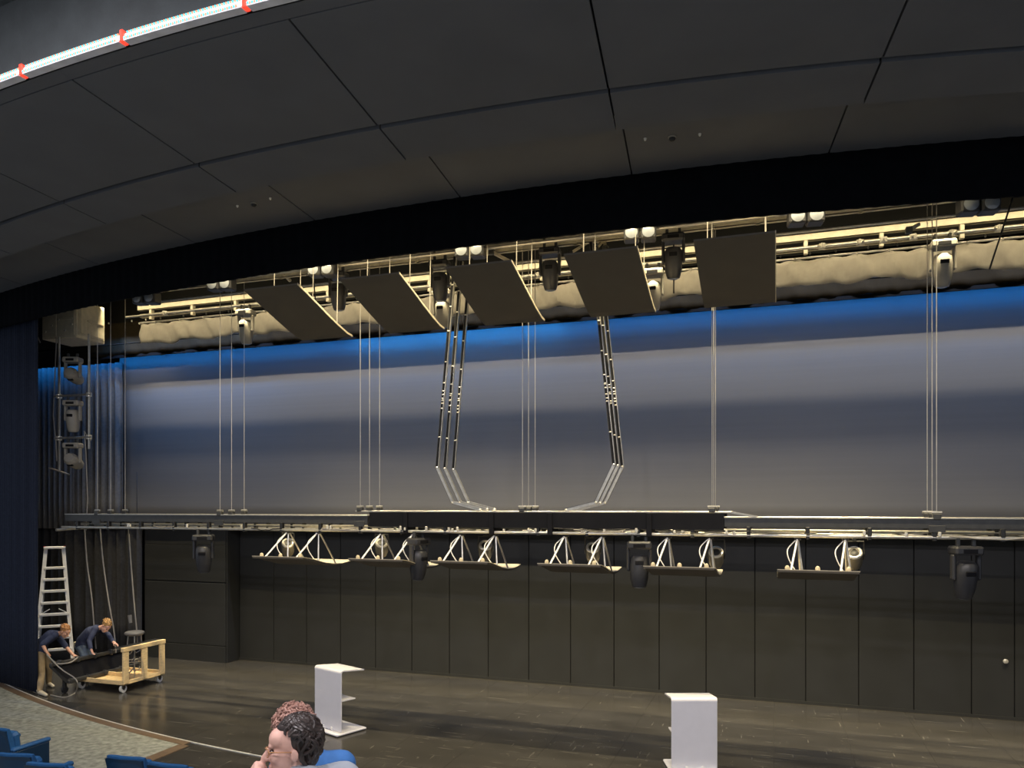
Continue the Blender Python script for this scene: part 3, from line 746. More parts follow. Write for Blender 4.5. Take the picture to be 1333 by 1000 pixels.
# ------------------------------------------------------------------ hanging cables at the truss end
for pts, lab in (([(110, 694), (113, 730), (119, 775), (122, 810), (125, 845)], 'grey cable hanging from the truss end behind the ladder side worker'),
                 ([(130, 694), (134, 730), (141, 780), (148, 820), (151, 850)], 'grey cable hanging from the truss end to the blond worker\'s hands'),
                 ([(167, 692), (171, 740), (175, 790), (178, 822), (179, 840)], 'grey cable hanging from the truss end down to the stool')):
    P = [atY(u, v, 13.9) for u, v in pts]; P[0].z = 3.62
    o = MB().tube(curve(P), 0.016, 7).build('hanging_cable', M_CABLE, None, True, P[-1]); tag(o, lab, 'cable')
p = atY(170, 806, 13.9)
pg = thing('cable_plug', 'small grey cable plug hanging above the stool', 'plug', p)
MB().cyl((0, 0, -0.09), (-0.03, 0, 0.09), 0.035, 0.045, 10).build('body', M_MHG, pg, True)
MB().cyl((-0.03, 0, 0.09), (-0.05, 0, 2.55), 0.010, n=6).build('cord', M_BLACK, pg, True)

# ------------------------------------------------------------------ lecterns
def lectern(loc, rz, label, W=0.70, H=1.16):
    r = thing('lectern', label, 'lectern', loc, rz)
    # local: x width, +y towards the speaker, front face at y=0
    t = 0.022
    MB().rbox((-W/2-0.02, -0.10, 0.015), (W/2+0.02, 0.56, 0.05), 0.012).build('base_plate', M_WHITE, r)
    for sx in (-0.12, 0.12): MB().rbox((sx-0.02, -0.01, 0.045), (sx+0.02, 0.05, 0.12), 0.004).build('bracket', M_ALU, r)
    for sx in (-W/2+0.08, W/2-0.08):
        for yy in (-0.04, 0.48): MB().cyl((sx, yy, 0), (sx, yy, 0.02), 0.03, n=10).build('foot', M_RUB, r)
    MB().rbox((-W/2, 0.0, 0.07), (W/2, t, H-0.05), 0.006).build('front_panel', M_WHITE, r)
    # top: waterfall bend then a shelf sloping down to the speaker
    n = 6; out = []; inn = []
    R = 0.05; cy, cz = R, H-R
    for k in range(n+1):
        a = pi - (pi/2+0.10)*k/n
        out.append((cy+R*cos(a), cz+R*sin(a))); inn.append((cy+(R-t)*cos(a), cz+(R-t)*sin(a)))
    d = 0.10
    out.append((0.52, out[-1][1]-d*(0.52-out[-1][0]))); inn.append((0.52, out[-1][1]-t))
    MB().xprism(out+list(reversed(inn)), -W/2, W/2).build('top_shelf', M_WHITE, r, True)
    MB().rbox((-W/2+0.02, t, 0.60), (W/2-0.02, 0.34, 0.622), 0.005).build('middle_shelf', M_WHITE, r)
    MB().rbox((-0.03, t, 0.05), (0.03, t+0.03, H-0.06), 0.004).build('spine', M_WHITE, r)
    return r
a = atZ(444, 954, 0.07); rz1 = radians(-21)
W = 0.78; wv = Vector((cos(rz1), sin(rz1), 0))
lectern(Vector((a.x, a.y, 0)) - wv*W/2, rz1, 'white lectern turned sideways showing its shelves beside the seated pair', W)
a = atZ(904, 909, 1.16)
lectern((a.x, a.y, 0), radians(19), 'white lectern seen square from the front, alone on the right of stage')

# ------------------------------------------------------------------ cart with casters
ct = thing('wooden_cart', 'pine framed rolling cart with three posts and white casters', 'cart', (-14.12, 13.65, 0))
x0, x1, y0, y1 = -0.69, 0.69, -0.60, 0.60
MB().rbox((x0, y0, 0.18), (x1, y1, 0.205), 0.004).build('deck', M_PLY, ct)
for yy in (y0, y1-0.04): MB().rbox((x0, yy, 0.205), (x1-0.05, yy+0.04, 0.27), 0.004).build('deck_rail', M_WOOD, ct)
MB().rbox((x0+0.3, -0.02, 0.205), (x1-0.05, 0.02, 0.29), 0.004).build('deck_rail', M_WOOD, ct)
for yy in (y0, -0.07, y1-0.15): MB().rbox((x1-0.045, yy, 0.18), (x1, yy+0.15, 0.93), 0.005).build('post', M_WOOD, ct)
MB().rbox((x1-0.075, y0-0.01, 0.90), (x1+0.012, y1+0.01, 0.99), 0.005).build('top_rail', M_WOOD, ct)
MB().rbox((x1-0.30, y0+0.03, 0.965), (x1-0.078, y1+0.01, 0.985), 0.003).build('top_board', M_BLACK, ct)
MB().rbox((x1-0.045, y0+0.12, 0.20), (x1-0.005, y1-0.12, 0.26), 0.004).build('deck_rail', M_WOOD, ct)
for xx in (x0+0.1, x1-0.1):
    for yy in (y0+0.08, y1-0.08):
        cs = MB().rbox((xx-0.03, yy-0.05, 0.09), (xx+0.03, yy+0.05, 0.18), 0.006).build('caster', M_TRUSS, ct)
        MB().cyl((xx-0.025, yy, 0.085), (xx+0.025, yy, 0.085), 0.085, n=18).build('wheel', M_CASTER, cs, True)
        MB().cyl((xx-0.03, yy, 0.085), (xx+0.03, yy, 0.085), 0.03, n=12).build('hub', M_TRUSS, cs, True)
# black long fixture leaning along the cart
bt = thing('black_batten_frame', 'long black ribbed frame lying on the cart between the two workers', 'equipment frame', (-14.72, 13.4, 0.205))
Y0, Y1 = -1.05, 1.15
MB().rbox((-0.05, Y0, 0.42), (0.03, Y1, 0.50), 0.015).build('top_rail', M_TRUSS, bt)
MB().rbox((0.16, Y0+0.25, 0.03), (0.24, Y1, 0.11), 0.015).build('lower_rail', M_TRUSS, bt)
MB().add([(-0.03, Y0+0.05, 0.44), (-0.03, Y1, 0.44), (0.18, Y1, 0.08), (0.18, Y0+0.2, 0.08), (-0.05, Y0+0.05, 0.43), (-0.05, Y1, 0.43), (0.16, Y1, 0.07), (0.16, Y0+0.2, 0.07)], [(0,1,2,3),(7,6,5,4),(0,4,5,1),(1,5,6,2),(2,6,7,3),(3,7,4,0)]).build('trough', M_FASC, bt)
for k in range(5):
    yy = Y0+0.2+0.45*k
    MB().rbox((-0.07, yy, 0.40), (0.05, yy+0.07, 0.53), 0.02).build('clamp', M_TRUSS, bt)
    MB().rbox((0.14, yy+0.1, 0.02), (0.26, yy+0.16, 0.13), 0.02).build('clamp', M_TRUSS, bt)
MB().bar((-0.03, Y0+0.02, 0.44), (0.20, Y0+0.25, 0.06), 0.05, 0.05).build('end_arm', M_BLACK, bt)
lg = MB().rbox((-0.02, Y0+0.3, -0.205+0.10), (0.06, Y0+0.36, 0.10), 0.01).build('leg', M_BLACK, bt)
MB().cyl((0.0, Y0+0.33, -0.13), (0.05, Y0+0.33, -0.13), 0.072, n=16).build('wheel', M_RUB, lg, True)
# stool on the cart
st = thing('round_stool', 'round grey padded stool with tube legs standing on the cart', 'stool', (-13.86, 13.78, 0.205))
MB().lathe((0, 0, 0.98), [(0.0, -0.05), (0.17, -0.05), (0.205, -0.03), (0.215, 0.0), (0.20, 0.03), (0.15, 0.045), (0.0, 0.05)], 24).build('seat', mat('stool_grey_vinyl', (0.12, 0.12, 0.125), 0.4), st, True)
for k in range(4):
    a_ = pi/4 + k*pi/2
    MB().tube([(0.13*cos(a_), 0.13*sin(a_), 0.94), (0.17*cos(a_), 0.17*sin(a_), 0.45), (0.22*cos(a_), 0.22*sin(a_), 0.0)], 0.014, 8).build('leg', M_PIPE, st, True)
MB().tube([(0.18*cos(2*pi*k/20), 0.18*sin(2*pi*k/20), 0.35) for k in range(20)], 0.011, 7, True).build('foot_ring', M_PIPE, st, True)
MB().tube([(0.15*cos(2*pi*k/20), 0.15*sin(2*pi*k/20), 0.65) for k in range(20)], 0.011, 7, True).build('foot_ring', M_PIPE, st, True)
for k in range(3):
    pts = [(-0.1+0.04*k, -0.22+0.06*i+0.03*sin(i*2+k), 0.12+0.22*k+0.05*sin(i*1.7+k)) for i in range(9)]
    MB().tube(pts, 0.014, 6).build('coiled_cable', M_CABLE, st, True)

# ------------------------------------------------------------------ step ladder
ld = thing('step_ladder', 'tall white step ladder standing before the dark drape', 'ladder', (-18.15, 15.35, 0), radians(47))
H = 2.97; wt, wbm = 0.20, 0.43
for sx in (-1, 1):
    MB().bar((sx*wbm, -0.25, 0.02), (sx*wt, 0.10, H), 0.085, 0.04, (0, 1, 0)).build('front_rail', M_ALU, ld)
    MB().bar((sx*(wbm-0.02), 0.95, 0.02), (sx*(wt-0.01), 0.20, H-0.05), 0.04, 0.035, (0, 1, 0)).build('rear_rail', M_ALU, ld)
    MB().rbox((sx*wbm-0.05, -0.30, 0.0), (sx*wbm+0.05, -0.20, 0.04), 0.008).build('rubber_foot', M_RUB, ld)
tc_ = MB().rbox((-wt-0.05, 0.02, H-0.03), (wt+0.05, 0.28, H+0.03), 0.012).build('top_cap', M_ALU, ld)
for sx in (-1, 1): MB().rbox((sx*(wt+0.03)-0.025, 0.03, H+0.028), (sx*(wt+0.03)+0.025, 0.1, H+0.04), 0.004).build('cap_corner', M_RED, tc_)
for k in range(8):
    z = 0.30+0.305*k; f = z/H; hw = wbm+(wt-wbm)*f; yy = -0.25+0.35*f
    MB().rbox((-hw, yy-0.045, z-0.035), (hw, yy+0.06, z+0.03), 0.008).build('step', M_ALU, ld)
for z in (0.5, 1.15, 1.8):
    f = z/H; hw = wbm+(wt-wbm)*f; yy = 0.95-0.75*f
    MB().bar((-hw, yy, z), (hw, yy, z), 0.03, 0.03).build('rear_brace', M_ALU, ld)
for sx in (-1, 1):
    MB().bar((sx*0.33, -0.1, 1.22), (sx*0.1, -0.1, 1.36), 0.03, 0.02).build('step_brace', M_ALU, ld)
    MB().bar((sx*0.33, -0.08, 1.25), (sx*0.32, 0.6, 1.25), 0.025, 0.012).build('spreader', M_PIPE, ld)

# ------------------------------------------------------------------ house floor and seats
hs = MB()
for k in range(7):
    ya = 7.0-0.95*k
    hs.box((-24, ya-0.95, -0.2), (10, ya, 0.12*k+0.28 if k else 0.24))
hs2 = hs
zrow = 1.95
for i in range(-4, 2):
    yc = 2.85+0.73*i
    hs.box((-12, yc-0.365, -0.2), (10, yc+0.365, 1.95-0.2*i))
struct(hs.build('floor_house', M_CARPET), 'stepped carpeted floor of the auditorium')

def theatre_seat(loc, rz, label, group=None, folded=True):
    r = thing('theatre_seat', label, 'theatre seat', loc, rz, group)
    n = 10
    # backrest: curved shell, reclined; +y is the way the sitter faces
    def shell(y_off, th, z0, z1, hw, nm, m):
        fr = []; bk = []
        mb = MB(); vs = []
        N = 8
        for s_, dy in ((0, 0.0), (1, -th)):
            for j in range(7):
                v = j/6; z = z0+(z1-z0)*v
                for i in range(N+1):
                    u = -1+2*i/N
                    edge = 0.012*(abs(u)**6) + 0.015*(v**8)
                    y = y_off - 0.20*(z-0.35) + 0.05*u*u + (dy+edge if s_ else dy-edge)
                    vs.append((u*hw*(1-0.04*v**4), y, z - 0.015*abs(u)**4*(v > 0.9)))
        fs = []
        Wd = N+1; T = 7*Wd
        for j in range(6):
            for i in range(N):
                a_ = j*Wd+i
                fs.append((a_+1, a_, a_+Wd, a_+Wd+1)); fs.append((T+a_, T+a_+1, T+a_+Wd+1, T+a_+Wd))
        for i in range(N):
            fs.append((i, i+1, T+i+1, T+i)); b_ = 6*Wd+i; fs.append((b_+1, b_, T+b_, T+b_+1))
        for j in range(6):
            a_ = j*Wd; fs.append((a_+Wd, a_, T+a_, T+a_+Wd)); c_ = j*Wd+N; fs.append((c_, c_+Wd, T+c_+Wd, T+c_))
        mb.add(vs, fs); return mb.build(nm, m, r, True)
    shell(-0.13, 0.085, 0.36, 0.90, 0.25, 'back_cushion', M_SEAT)
    shell(-0.205, 0.02, 0.28, 0.88, 0.245, 'back_shell', M_SEATS)
    if folded:
        MB().rbox((-0.235, -0.09, 0.40), (0.235, 0.05, 0.82), 0.04, Matrix.Rotation(0.12, 4, 'X')).build('seat_cushion', M_SEAT, r)
    else:
        MB().rbox((-0.235, -0.12, 0.33), (0.235, 0.33, 0.44), 0.04).build('seat_cushion', M_SEAT, r)
    for sx in (-1, 1):
        MB().rbox((sx*0.285-0.03, -0.24, 0.0), (sx*0.285+0.03, 0.32, 0.58), 0.012).build('side_panel', M_SEATS, r)
        MB().rbox((sx*0.285-0.04, -0.22, 0.58), (sx*0.285+0.04, 0.34, 0.63), 0.018).build('armrest', M_SEAT, r)
    return r
SEATS = []
def seat_px(u, v, ztop, fl, rz, label, group=None, folded=True, dz=0.90):
    p_ = atZ(u, v, fl+dz)
    return theatre_seat((p_.x, p_.y, fl), rz, label, group, folded)
GS = 'blue theatre seats beside the apron carpet'
theatre_seat((-6.91, 6.96, 0.40), radians(6), 'blue theatre seat seen from behind, nearest the corner of the apron carpet', GS)
theatre_seat((-6.27, 6.92, 0.40), radians(3), 'blue theatre seat seen from behind, next towards centre from the carpet corner seat', GS)
theatre_seat((-5.63, 6.89, 0.40), radians(0), 'blue theatre seat seen from behind, innermost of the row by the carpet corner', GS)
theatre_seat((-8.22, 6.62, 0.40), radians(12), 'blue theatre seat seen from behind, in front of the aisle seat with dark side panel', GS)
theatre_seat((-7.57, 6.50, 0.40), radians(10), 'blue theatre seat seen from behind, at the gap in the row', GS)
theatre_seat((-9.88, 7.70, 0.24), 0.0, 'blue aisle theatre seat with its broad dark side panel facing the carpet', GS)
theatre_seat((-10.53, 7.70, 0.24), 0.0, 'blue theatre seat beside the aisle seat, patterned cloth on its arm', GS)
theatre_seat((-11.18, 7.72, 0.24), 0.0, 'blue theatre seat third from the carpet side aisle', GS)
# cloth on that armrest
pc = Vector((-10.74, 7.85, 0.24+0.69))
MB().rbox((-0.12, -0.05, -0.06), (0.10, 0.06, 0.07), 0.03, Matrix.Rotation(0.4, 4, 'Y')).build('folded_cloth', mat('cloth_pale_blue_print', (0.35, 0.42, 0.6), 0.8, var=0.7, scale=25), None, True)
bpy.data.objects['folded_cloth'].location = pc
tag(bpy.data.objects['folded_cloth'], 'small patterned pale cloth lying over a seat arm', 'cloth')

# ------------------------------------------------------------------ led cove strip
lj = [-4.38 + 1.41*k for k in range(-7, 6)]
for k, (a, b) in enumerate(zip(lj[:-1], lj[1:])):
    r = thing('led_strip', 'glowing white led strip segment with coloured beads in the ceiling cove', 'led strip', (a, arcL(a), ZB), 0, 'led strips along the ceiling cove')
    Or = (a, arcL(a), ZB)
    q = [a+0.03+(b-a-0.06)*i/8 for i in range(9)]
    MB().tube([(t, arcL(t)-0.035, ZB+0.045) for t in q], 0.034, 10).build('diffuser', M_TUBE, r, True, Or)
    MB().prism([(t, arcL(t)-0.085) for t in q] + [(t, arcL(t)) for t in reversed(q)], ZB-0.012, ZB+0.005).build('channel', M_LEDP, r, False, Or)
    for off, m in ((0.0, M_CYAN), (0.0235, M_ORNG)):
        mb = MB(); n = 28; 
        for i in range(n):
            t = a+0.04+off+(b-a-0.1)*i/n
            mb.ell((t, arcL(t)-0.080, ZB+0.012), (0.013, 0.016, 0.016), n=6, m=4)
            mb.ell((t+0.0235, arcL(t)-0.064, ZB+0.070), (0.013, 0.016, 0.014), n=6, m=4)
        tag(mb.build('led_beads', m, r, True, Or), kind='stuff')
    MB().rbox((b-0.025, arcL(b)-0.09, ZB-0.012), (b+0.02, arcL(b)-0.005, ZB+0.10), 0.01).build('end_clip', M_LEDR, r, False, Or)

# ceiling dome devices on the stepped band
for us, lab in ((((309, 267.5), (330.5, 264.6), (352, 257.5)), 'the end nearer the led cove'), (((840, 180), (875, 178), (911, 174)), 'the middle')):
    for k, (u, v) in enumerate(us):
        p_ = atZ(u, v, ZA)
        big = k == 1
        r = thing('ceiling_dome' if big else 'sprinkler_head', ('black dome on the ceiling band over the valance, at ' + lab if big else 'tiny bright sprinkler head beside a black ceiling dome'), 'dome' if big else 'sprinkler', p_, 0, 'black domes on the ceiling' if big else 'sprinkler heads on the ceiling')
        rr = 0.055 if big else 0.022
        MB().lathe((0, 0, 0), [(rr, 0.0), (rr, -0.012), (rr*0.8, -0.02)], 16).build('collar', M_MHG if big else M_RING, r, True)
        MB().ell((0, 0, -0.02), (rr*0.8, rr*0.8, rr*0.8), n=12, m=8).build('bulb', M_BLACK if big else M_RING, r, True)

# ------------------------------------------------------------------ people
def blob(mb, name, m, parent, voxel, smooth=6, org=None):
    o = mb.build(name, m, parent, True, org)
    md = o.modifiers.new('merge', 'REMESH'); md.mode = 'VOXEL'; md.voxel_size = voxel; md.use_smooth_shade = True
    ms = o.modifiers.new('soften', 'SMOOTH'); ms.factor = 0.5; ms.iterations = smooth
    return o
def frame(fwd, up):
    f = Vector(fwd).normalized(); u = Vector(up); u = (u - f*u.dot(f)).normalized(); x_ = f.cross(u)
    return Matrix((x_, f, u)).transposed()          # columns: x right, y forward, z up
def head_parts(mb, c, R, s=1.0):
    T = lambda p: Vector(c) + R @ (Vector(p)*s)
    E = lambda p, r: mb.ell(T(p), tuple(q*s for q in r), R, 16, 11)
    E((0, -0.018, 0.035), (0.074, 0.094, 0.085)); E((0, 0.028, -0.03), (0.060, 0.066, 0.085)); E((0, 0.055, -0.088), (0.040, 0.036, 0.028))
    E((0, 0.045, 0.045), (0.062, 0.050, 0.045)); E((0, 0.083, 0.022), (0.045, 0.014, 0.012))
    mb.cap(T((0, 0.090, 0.012)), T((0, 0.116, -0.030)), 0.009*s, 0.015*s, 8)
    E((0, 0.103, -0.034), (0.018, 0.013, 0.009))
    E((0, 0.090, -0.062), (0.024, 0.011, 0.007)); E((0, 0.088, -0.074), (0.021, 0.011, 0.008))
    E((-0.036, 0.062, -0.022), (0.024, 0.026, 0.026)); E((0.036, 0.062, -0.022), (0.024, 0.026, 0.026))
    for sx in (-1, 1):
        E((sx*0.078, -0.010, -0.012), (0.012, 0.012, 0.022)); E((sx*0.088, -0.017, -0.006), (0.007, 0.015, 0.027))
def hand_caps(mb, c, R, curl=0.5, side=1, s=1.0):
    # palm centre c; R columns: x across (towards thumb when side=1), y along fingers, z back of hand
    T = lambda p: Vector(c) + R @ (Vector(p)*s)
    mb.ell(T((0, 0, 0)), (0.042*s, 0.050*s, 0.016*s), R, 12, 8)
    mb.cap(T((0, -0.055, 0)), T((0, -0.01, 0)), 0.024*s, 0.026*s, 10)
    for xo, L in ((0.030, 0.075), (0.010, 0.084), (-0.011, 0.078), (-0.031, 0.060)):
        p_ = Vector((xo*side, 0.040, 0.0)); a_ = curl*0.5; r_ = 0.0095
        for k, fr in enumerate((0.45, 0.32, 0.23)):
            q = p_ + Vector((0, cos(a_), -sin(a_)))*L*fr
            mb.cap(T(p_), T(q), r_*s, (r_-0.001)*s, 8); p_ = q; a_ += curl; r_ -= 0.0008
    p_ = Vector((0.030*side, -0.020, -0.006)); d = Vector((0.75*side, 0.6, -0.25-0.3*curl)).normalized()
    q = p_ + d*0.045; mb.cap(T(p_), T(q), 0.013*s, 0.011*s, 8)
    q2 = q + Vector((0.25*side, 0.85, -0.3-0.3*curl)).normalized()*0.032; mb.cap(T(q), T(q2), 0.0105*s, 0.009*s, 8)

def person(label, base, J, headf, headu, top, leg, shoe, skin, hairm, sleeve=1.0, voxel=0.009, hands=None, hair=None, hs=1.0, group=None, seated=False):
    r = thing('person', label, 'person', base, 0, group)
    V = {k: Vector(p) - Vector(base) for k, p in J.items()}
    R = frame(headf, headu)
    sh = (V['shR']-V['shL']).normalized()
    mb = MB()
    def torso(m, g_):
        for sx in (-0.065, 0.0, 0.065):
            o_ = sh*sx
            m.cap(V['pel']+o_, V['wai']+o_*0.9, 0.115+g_, 0.105+g_); m.cap(V['wai']+o_*0.9, V['che']+o_*1.1, 0.105+g_, 0.12+g_)
        m.cap(V['shL'], V['shR'], 0.062+g_, None); m.cap(V['che'], (V['shL']+V['shR'])/2, 0.11+g_, 0.085+g_)
    def arms(m, g_, frac=1.0):
        for s_ in 'LR':
            a_, b_, c_ = V['sh'+s_], V['el'+s_], V['wr'+s_]
            if frac >= 1:
                m.cap(a_, b_, 0.056+g_, 0.043+g_); m.cap(b_, b_.lerp(c_, min(1, frac-1) if frac > 1 else 0.001), 0.042+g_, 0.032+g_)
            else: m.cap(a_, a_.lerp(b_, frac), 0.056+g_, 0.05+g_)
    def legs(m, g_):
        for s_ in 'LR':
            m.cap(V['hi'+s_], V['kn'+s_], 0.088+g_, 0.06+g_); m.cap(V['kn'+s_], V['an'+s_], 0.057+g_, 0.04+g_)
    torso(mb, 0); arms(mb, 0, 2.0); legs(mb, 0)
    for s_ in 'LR': mb.cap(V['an'+s_]+Vector((0, 0, -0.02)), V['to'+s_], 0.036, 0.026)
    hc = V['head']; mb.cap((V['shL']+V['shR'])/2, hc + R @ Vector((0, -0.025, -0.05)), 0.058, 0.052)
    head_parts(mb, hc, R, hs)
    for s_ in 'LR':
        d = (V['wr'+s_]-V['el'+s_]).normalized()
        hf = hands[s_] if hands and s_ in hands else (d, Vector((0, 0, 1)), 0.5)
        HR = frame(hf[0], hf[1]); c_ = V['wr'+s_] + HR @ Vector((0, 0.055, 0))
        hand_caps(mb, c_, HR, hf[2], -1 if s_ == 'R' else 1)
    blob(mb, 'body', skin, r, voxel, 3)
    m2 = MB(); torso(m2, 0.016); arms(m2, 0.014, sleeve); m2.cap((V['shL']+V['shR'])/2, ((V['shL']+V['shR'])/2).lerp(hc, 0.25), 0.075, 0.068)
    blob(m2, 'shirt', top, r, 0.012, 5)
    m3 = MB(); legs(m3, 0.018)
    for sx in (-0.06, 0.06): m3.cap(V['pel']+sh*sx, V['pel'].lerp(V['wai'], 0.25)+sh*sx, 0.135, 0.128)
    blob(m3, 'trousers', leg, r, 0.014, 5)
    for s_ in 'LR':
        m4 = MB(); m4.cap(V['an'+s_]+Vector((0, 0, -0.03)), V['to'+s_], 0.05, 0.038); m4.cap(V['an'+s_]+Vector((0, 0, -0.035)), V['an'+s_]+(V['an'+s_]-V['to'+s_])*0.3+Vector((0, 0, -0.03)), 0.042, 0.036)
        blob(m4, 'shoe', shoe, r, 0.012, 4)
    for sx in (-1, 1):
        MB().ell(hc + R @ (Vector((sx*0.031, 0.078, 0.002))*hs), (0.012, 0.012, 0.009), R, 10, 7).build('eye', M_EYE, r, True)
    if hair: hair(r, hc, R, hairm, hs)
    return r, V, R

def short_hair(r, hc, R, m, s):
    mb = MB(); T = lambda p: hc + R @ (Vector(p)*s)
    mb.ell(T((0, -0.03, 0.050)), tuple(q*s for q in (0.083, 0.098, 0.085)), R, 16, 10)
    rn = random.Random(3)
    for k in range(90):
        t = rn.uniform(0, 2*pi); ph = rn.uniform(0.0, 1.5)
        p_ = Vector((0.082*sin(ph)*cos(t), -0.03+0.096*sin(ph)*sin(t), 0.05+0.084*cos(ph)))
        q = p_ + Vector((p_.x*0.2, (p_.y+0.03)*0.2-0.015, 0.012+rn.uniform(-0.012, 0.012)))
        mb.cap(T(p_), T(q), 0.012*s, 0.007*s, 6)
    blob(mb, 'hair', m, r, 0.008, 2)
def bun_hair(r, hc, R, m, s):
    short_hair(r, hc, R, m, s)
    MB().ell(hc + R @ Vector((0, -0.125, 0.06)), (0.042, 0.04, 0.042), R, 12, 8).build('hair_bun', m, r, True)

# worker beside the curtain, bent over the cable
fx = RGT
def W1p(u, v, t): return atT(u, v, t)
B1 = Vector((*atZ(62, 898, 0.0).xy, 0))
t1 = 17.05
J = dict(pel=W1p(53, 849, t1), wai=W1p(55, 837, t1), che=W1p(66, 828, t1),
         shL=W1p(73, 825.5, t1+0.20), shR=W1p(71, 827, t1-0.20), head=W1p(84.5, 822.5, t1-0.02),
         elL=W1p(86, 842, t1+0.28), wrL=W1p(95, 852.5, t1+0.22), elR=W1p(55.5, 839, t1-0.32), wrR=W1p(60, 848, t1-0.36),
         hiL=W1p(56, 852, t1+0.11), hiR=W1p(51.5, 852, t1-0.11), knL=W1p(64, 870, t1+0.25), knR=W1p(54, 877, t1-0.10))
aL = atZ(63.5, 888.5, 0.09); aR = atZ(52, 899.0, 0.09)
J.update(anL=aL, anR=aR, toL=atZ(69, 893.5, 0.035), toR=atZ(60, 905, 0.035))
w1, _, _ = person('person in navy shirt and khaki trousers bending over cables beside the curtain', B1, J,
    RGT*0.75 + Vector((0, 0, -0.55)) + FWD*-0.1, RGT*0.5 + Vector((0, 0, 0.8)), M_NAVY, M_KHAKI, M_SHOE, M_SKIN2, M_HAIRG, 0.95, 0.010,
    {'L': (RGT*0.9+Vector((0, 0, -0.35)), Vector((0, 0, 1)), 0.55), 'R': (RGT*0.7+Vector((0, 0, -0.7)), Vector((0, 0, 1)), 0.7)}, bun_hair, 1.08)
# worker behind the frame
t2 = 17.9
B2 = Vector((*atT(108, 880, 18.0).xy, 0))
J = dict(pel=atT(106, 841, t2), wai=atT(107.5, 833, t2), che=atT(118, 823, t2), shL=atT(127, 818, t2+0.20), shR=atT(123.5, 819.5, t2-0.19), head=atT(137.5, 815.5, t2-0.05),
         elL=atT(141, 826, t2+0.15), wrL=atT(147.5, 836, t2-0.1), elR=atT(116, 835, t2-0.35), wrR=atT(118.5, 845, t2-0.5),
         hiL=atT(109.5, 843, t2+0.1), hiR=atT(106, 843.5, t2-0.10), knL=atT(118, 858, t2+0.05), knR=atT(114, 862, t2-0.2))
aL = atT(112, 876, t2+0.25); aR = atT(105, 879, t2-0.05); aL.z = aR.z = 0.09
J.update(anL=aL, anR=aR, toL=aL+RGT*0.17+Vector((0, 0, -0.055)), toR=aR+RGT*0.17-FWD*0.05+Vector((0, 0, -0.055)))
w2, _, _ = person('blond person in navy long sleeved shirt and pale jeans leaning over the black frame', B2, J,
    RGT*0.6 - FWD*0.25 + Vector((0, 0, -0.75)), RGT*0.6 + Vector((0, 0, 0.6)), M_NAVY, M_JEAN, M_SHOE, M_SKIN, M_HAIRB, 1.92, 0.010,
    {'L': (RGT*0.8+Vector((0, 0, -0.5)), Vector((0, 0, 1)), 0.5), 'R': (Vector((0, 0, -0.7))+RGT*0.3, RGT*-1, 0.5)}, short_hair, 1.12)
# belt pouch
pp = atT(99.5, 839, 17.85)
MB().rbox((-0.06, -0.04, -0.08), (0.06, 0.04, 0.06), 0.015).build('belt_pouch', mat('pouch_pale_canvas', (0.6, 0.55, 0.38), 0.8), w2).location = pp - B2
# cables held by the first worker
P = [J_ for J_ in (atT(61, 852, 16.55), atT(66, 858, 16.55), atT(74, 864, 16.6), atT(84, 864, 16.65), atT(93, 862, 16.8), atT(101, 856, 17.0))]
o = MB().tube(curve(P), 0.016, 8).build('held_cable', M_CABLE, None, True, P[0]); tag(o, 'pale grey cable looping between the bending worker\'s hands', 'cable')
P = [atT(62, 853, 16.5), atT(72, 864, 16.5), atT(82, 873, 16.5), atT(96, 882, 16.5), atT(101, 890, 16.45)]
g1 = atZ(98, 902, 0.012); g2 = atZ(84, 908, 0.012); g3 = atZ(66, 905, 0.012)
P += [g1, g2, g3]
o = MB().tube(curve(P), 0.013, 8).build('held_cable', M_CABLE, None, True, g2); tag(o, 'pale grey cable trailing from the bending worker\'s hand to the floor', 'cable')

# ---- seated audience pair
def seated(head, face, leanf, drop=0.235, hw=0.175):
    h = Vector(head); b = Vector(face); b.z = 0; b.normalize(); x_ = b.cross(Vector((0, 0, 1)))
    che = h + Vector((0, 0, -0.36)) - b*leanf*0.6
    pel = h + Vector((0, 0, -0.70)) - b*leanf
    mid = h + Vector((0, 0, -drop)) - b*leanf*0.35
    J_ = dict(head=h, che=che, pel=pel, wai=pel.lerp(che, 0.45)+Vector((0, 0, 0.02)), shL=mid-x_*hw+Vector((0, 0, -0.02)), shR=mid+x_*hw+Vector((0, 0, -0.02)))
    for s_, q in (('L', -1), ('R', 1)):
        J_['hi'+s_] = pel + x_*0.1*q + Vector((0, 0, -0.01)); J_['kn'+s_] = pel + x_*0.14*q + b*0.42 + Vector((0, 0, 0.03))
        J_['an'+s_] = pel + x_*0.13*q + b*0.40 + Vector((0, 0, -0.38)); J_['to'+s_] = J_['an'+s_] + b*0.16 + Vector((0, 0, -0.055))
        J_['el'+s_] = J_['sh'+s_] + Vector((0, 0, -0.26)) + b*0.10 + x_*0.05*q; J_['wr'+s_] = J_['el'+s_] + b*0.22 - x_*0.08*q + Vector((0, 0, -0.06))
    return J_
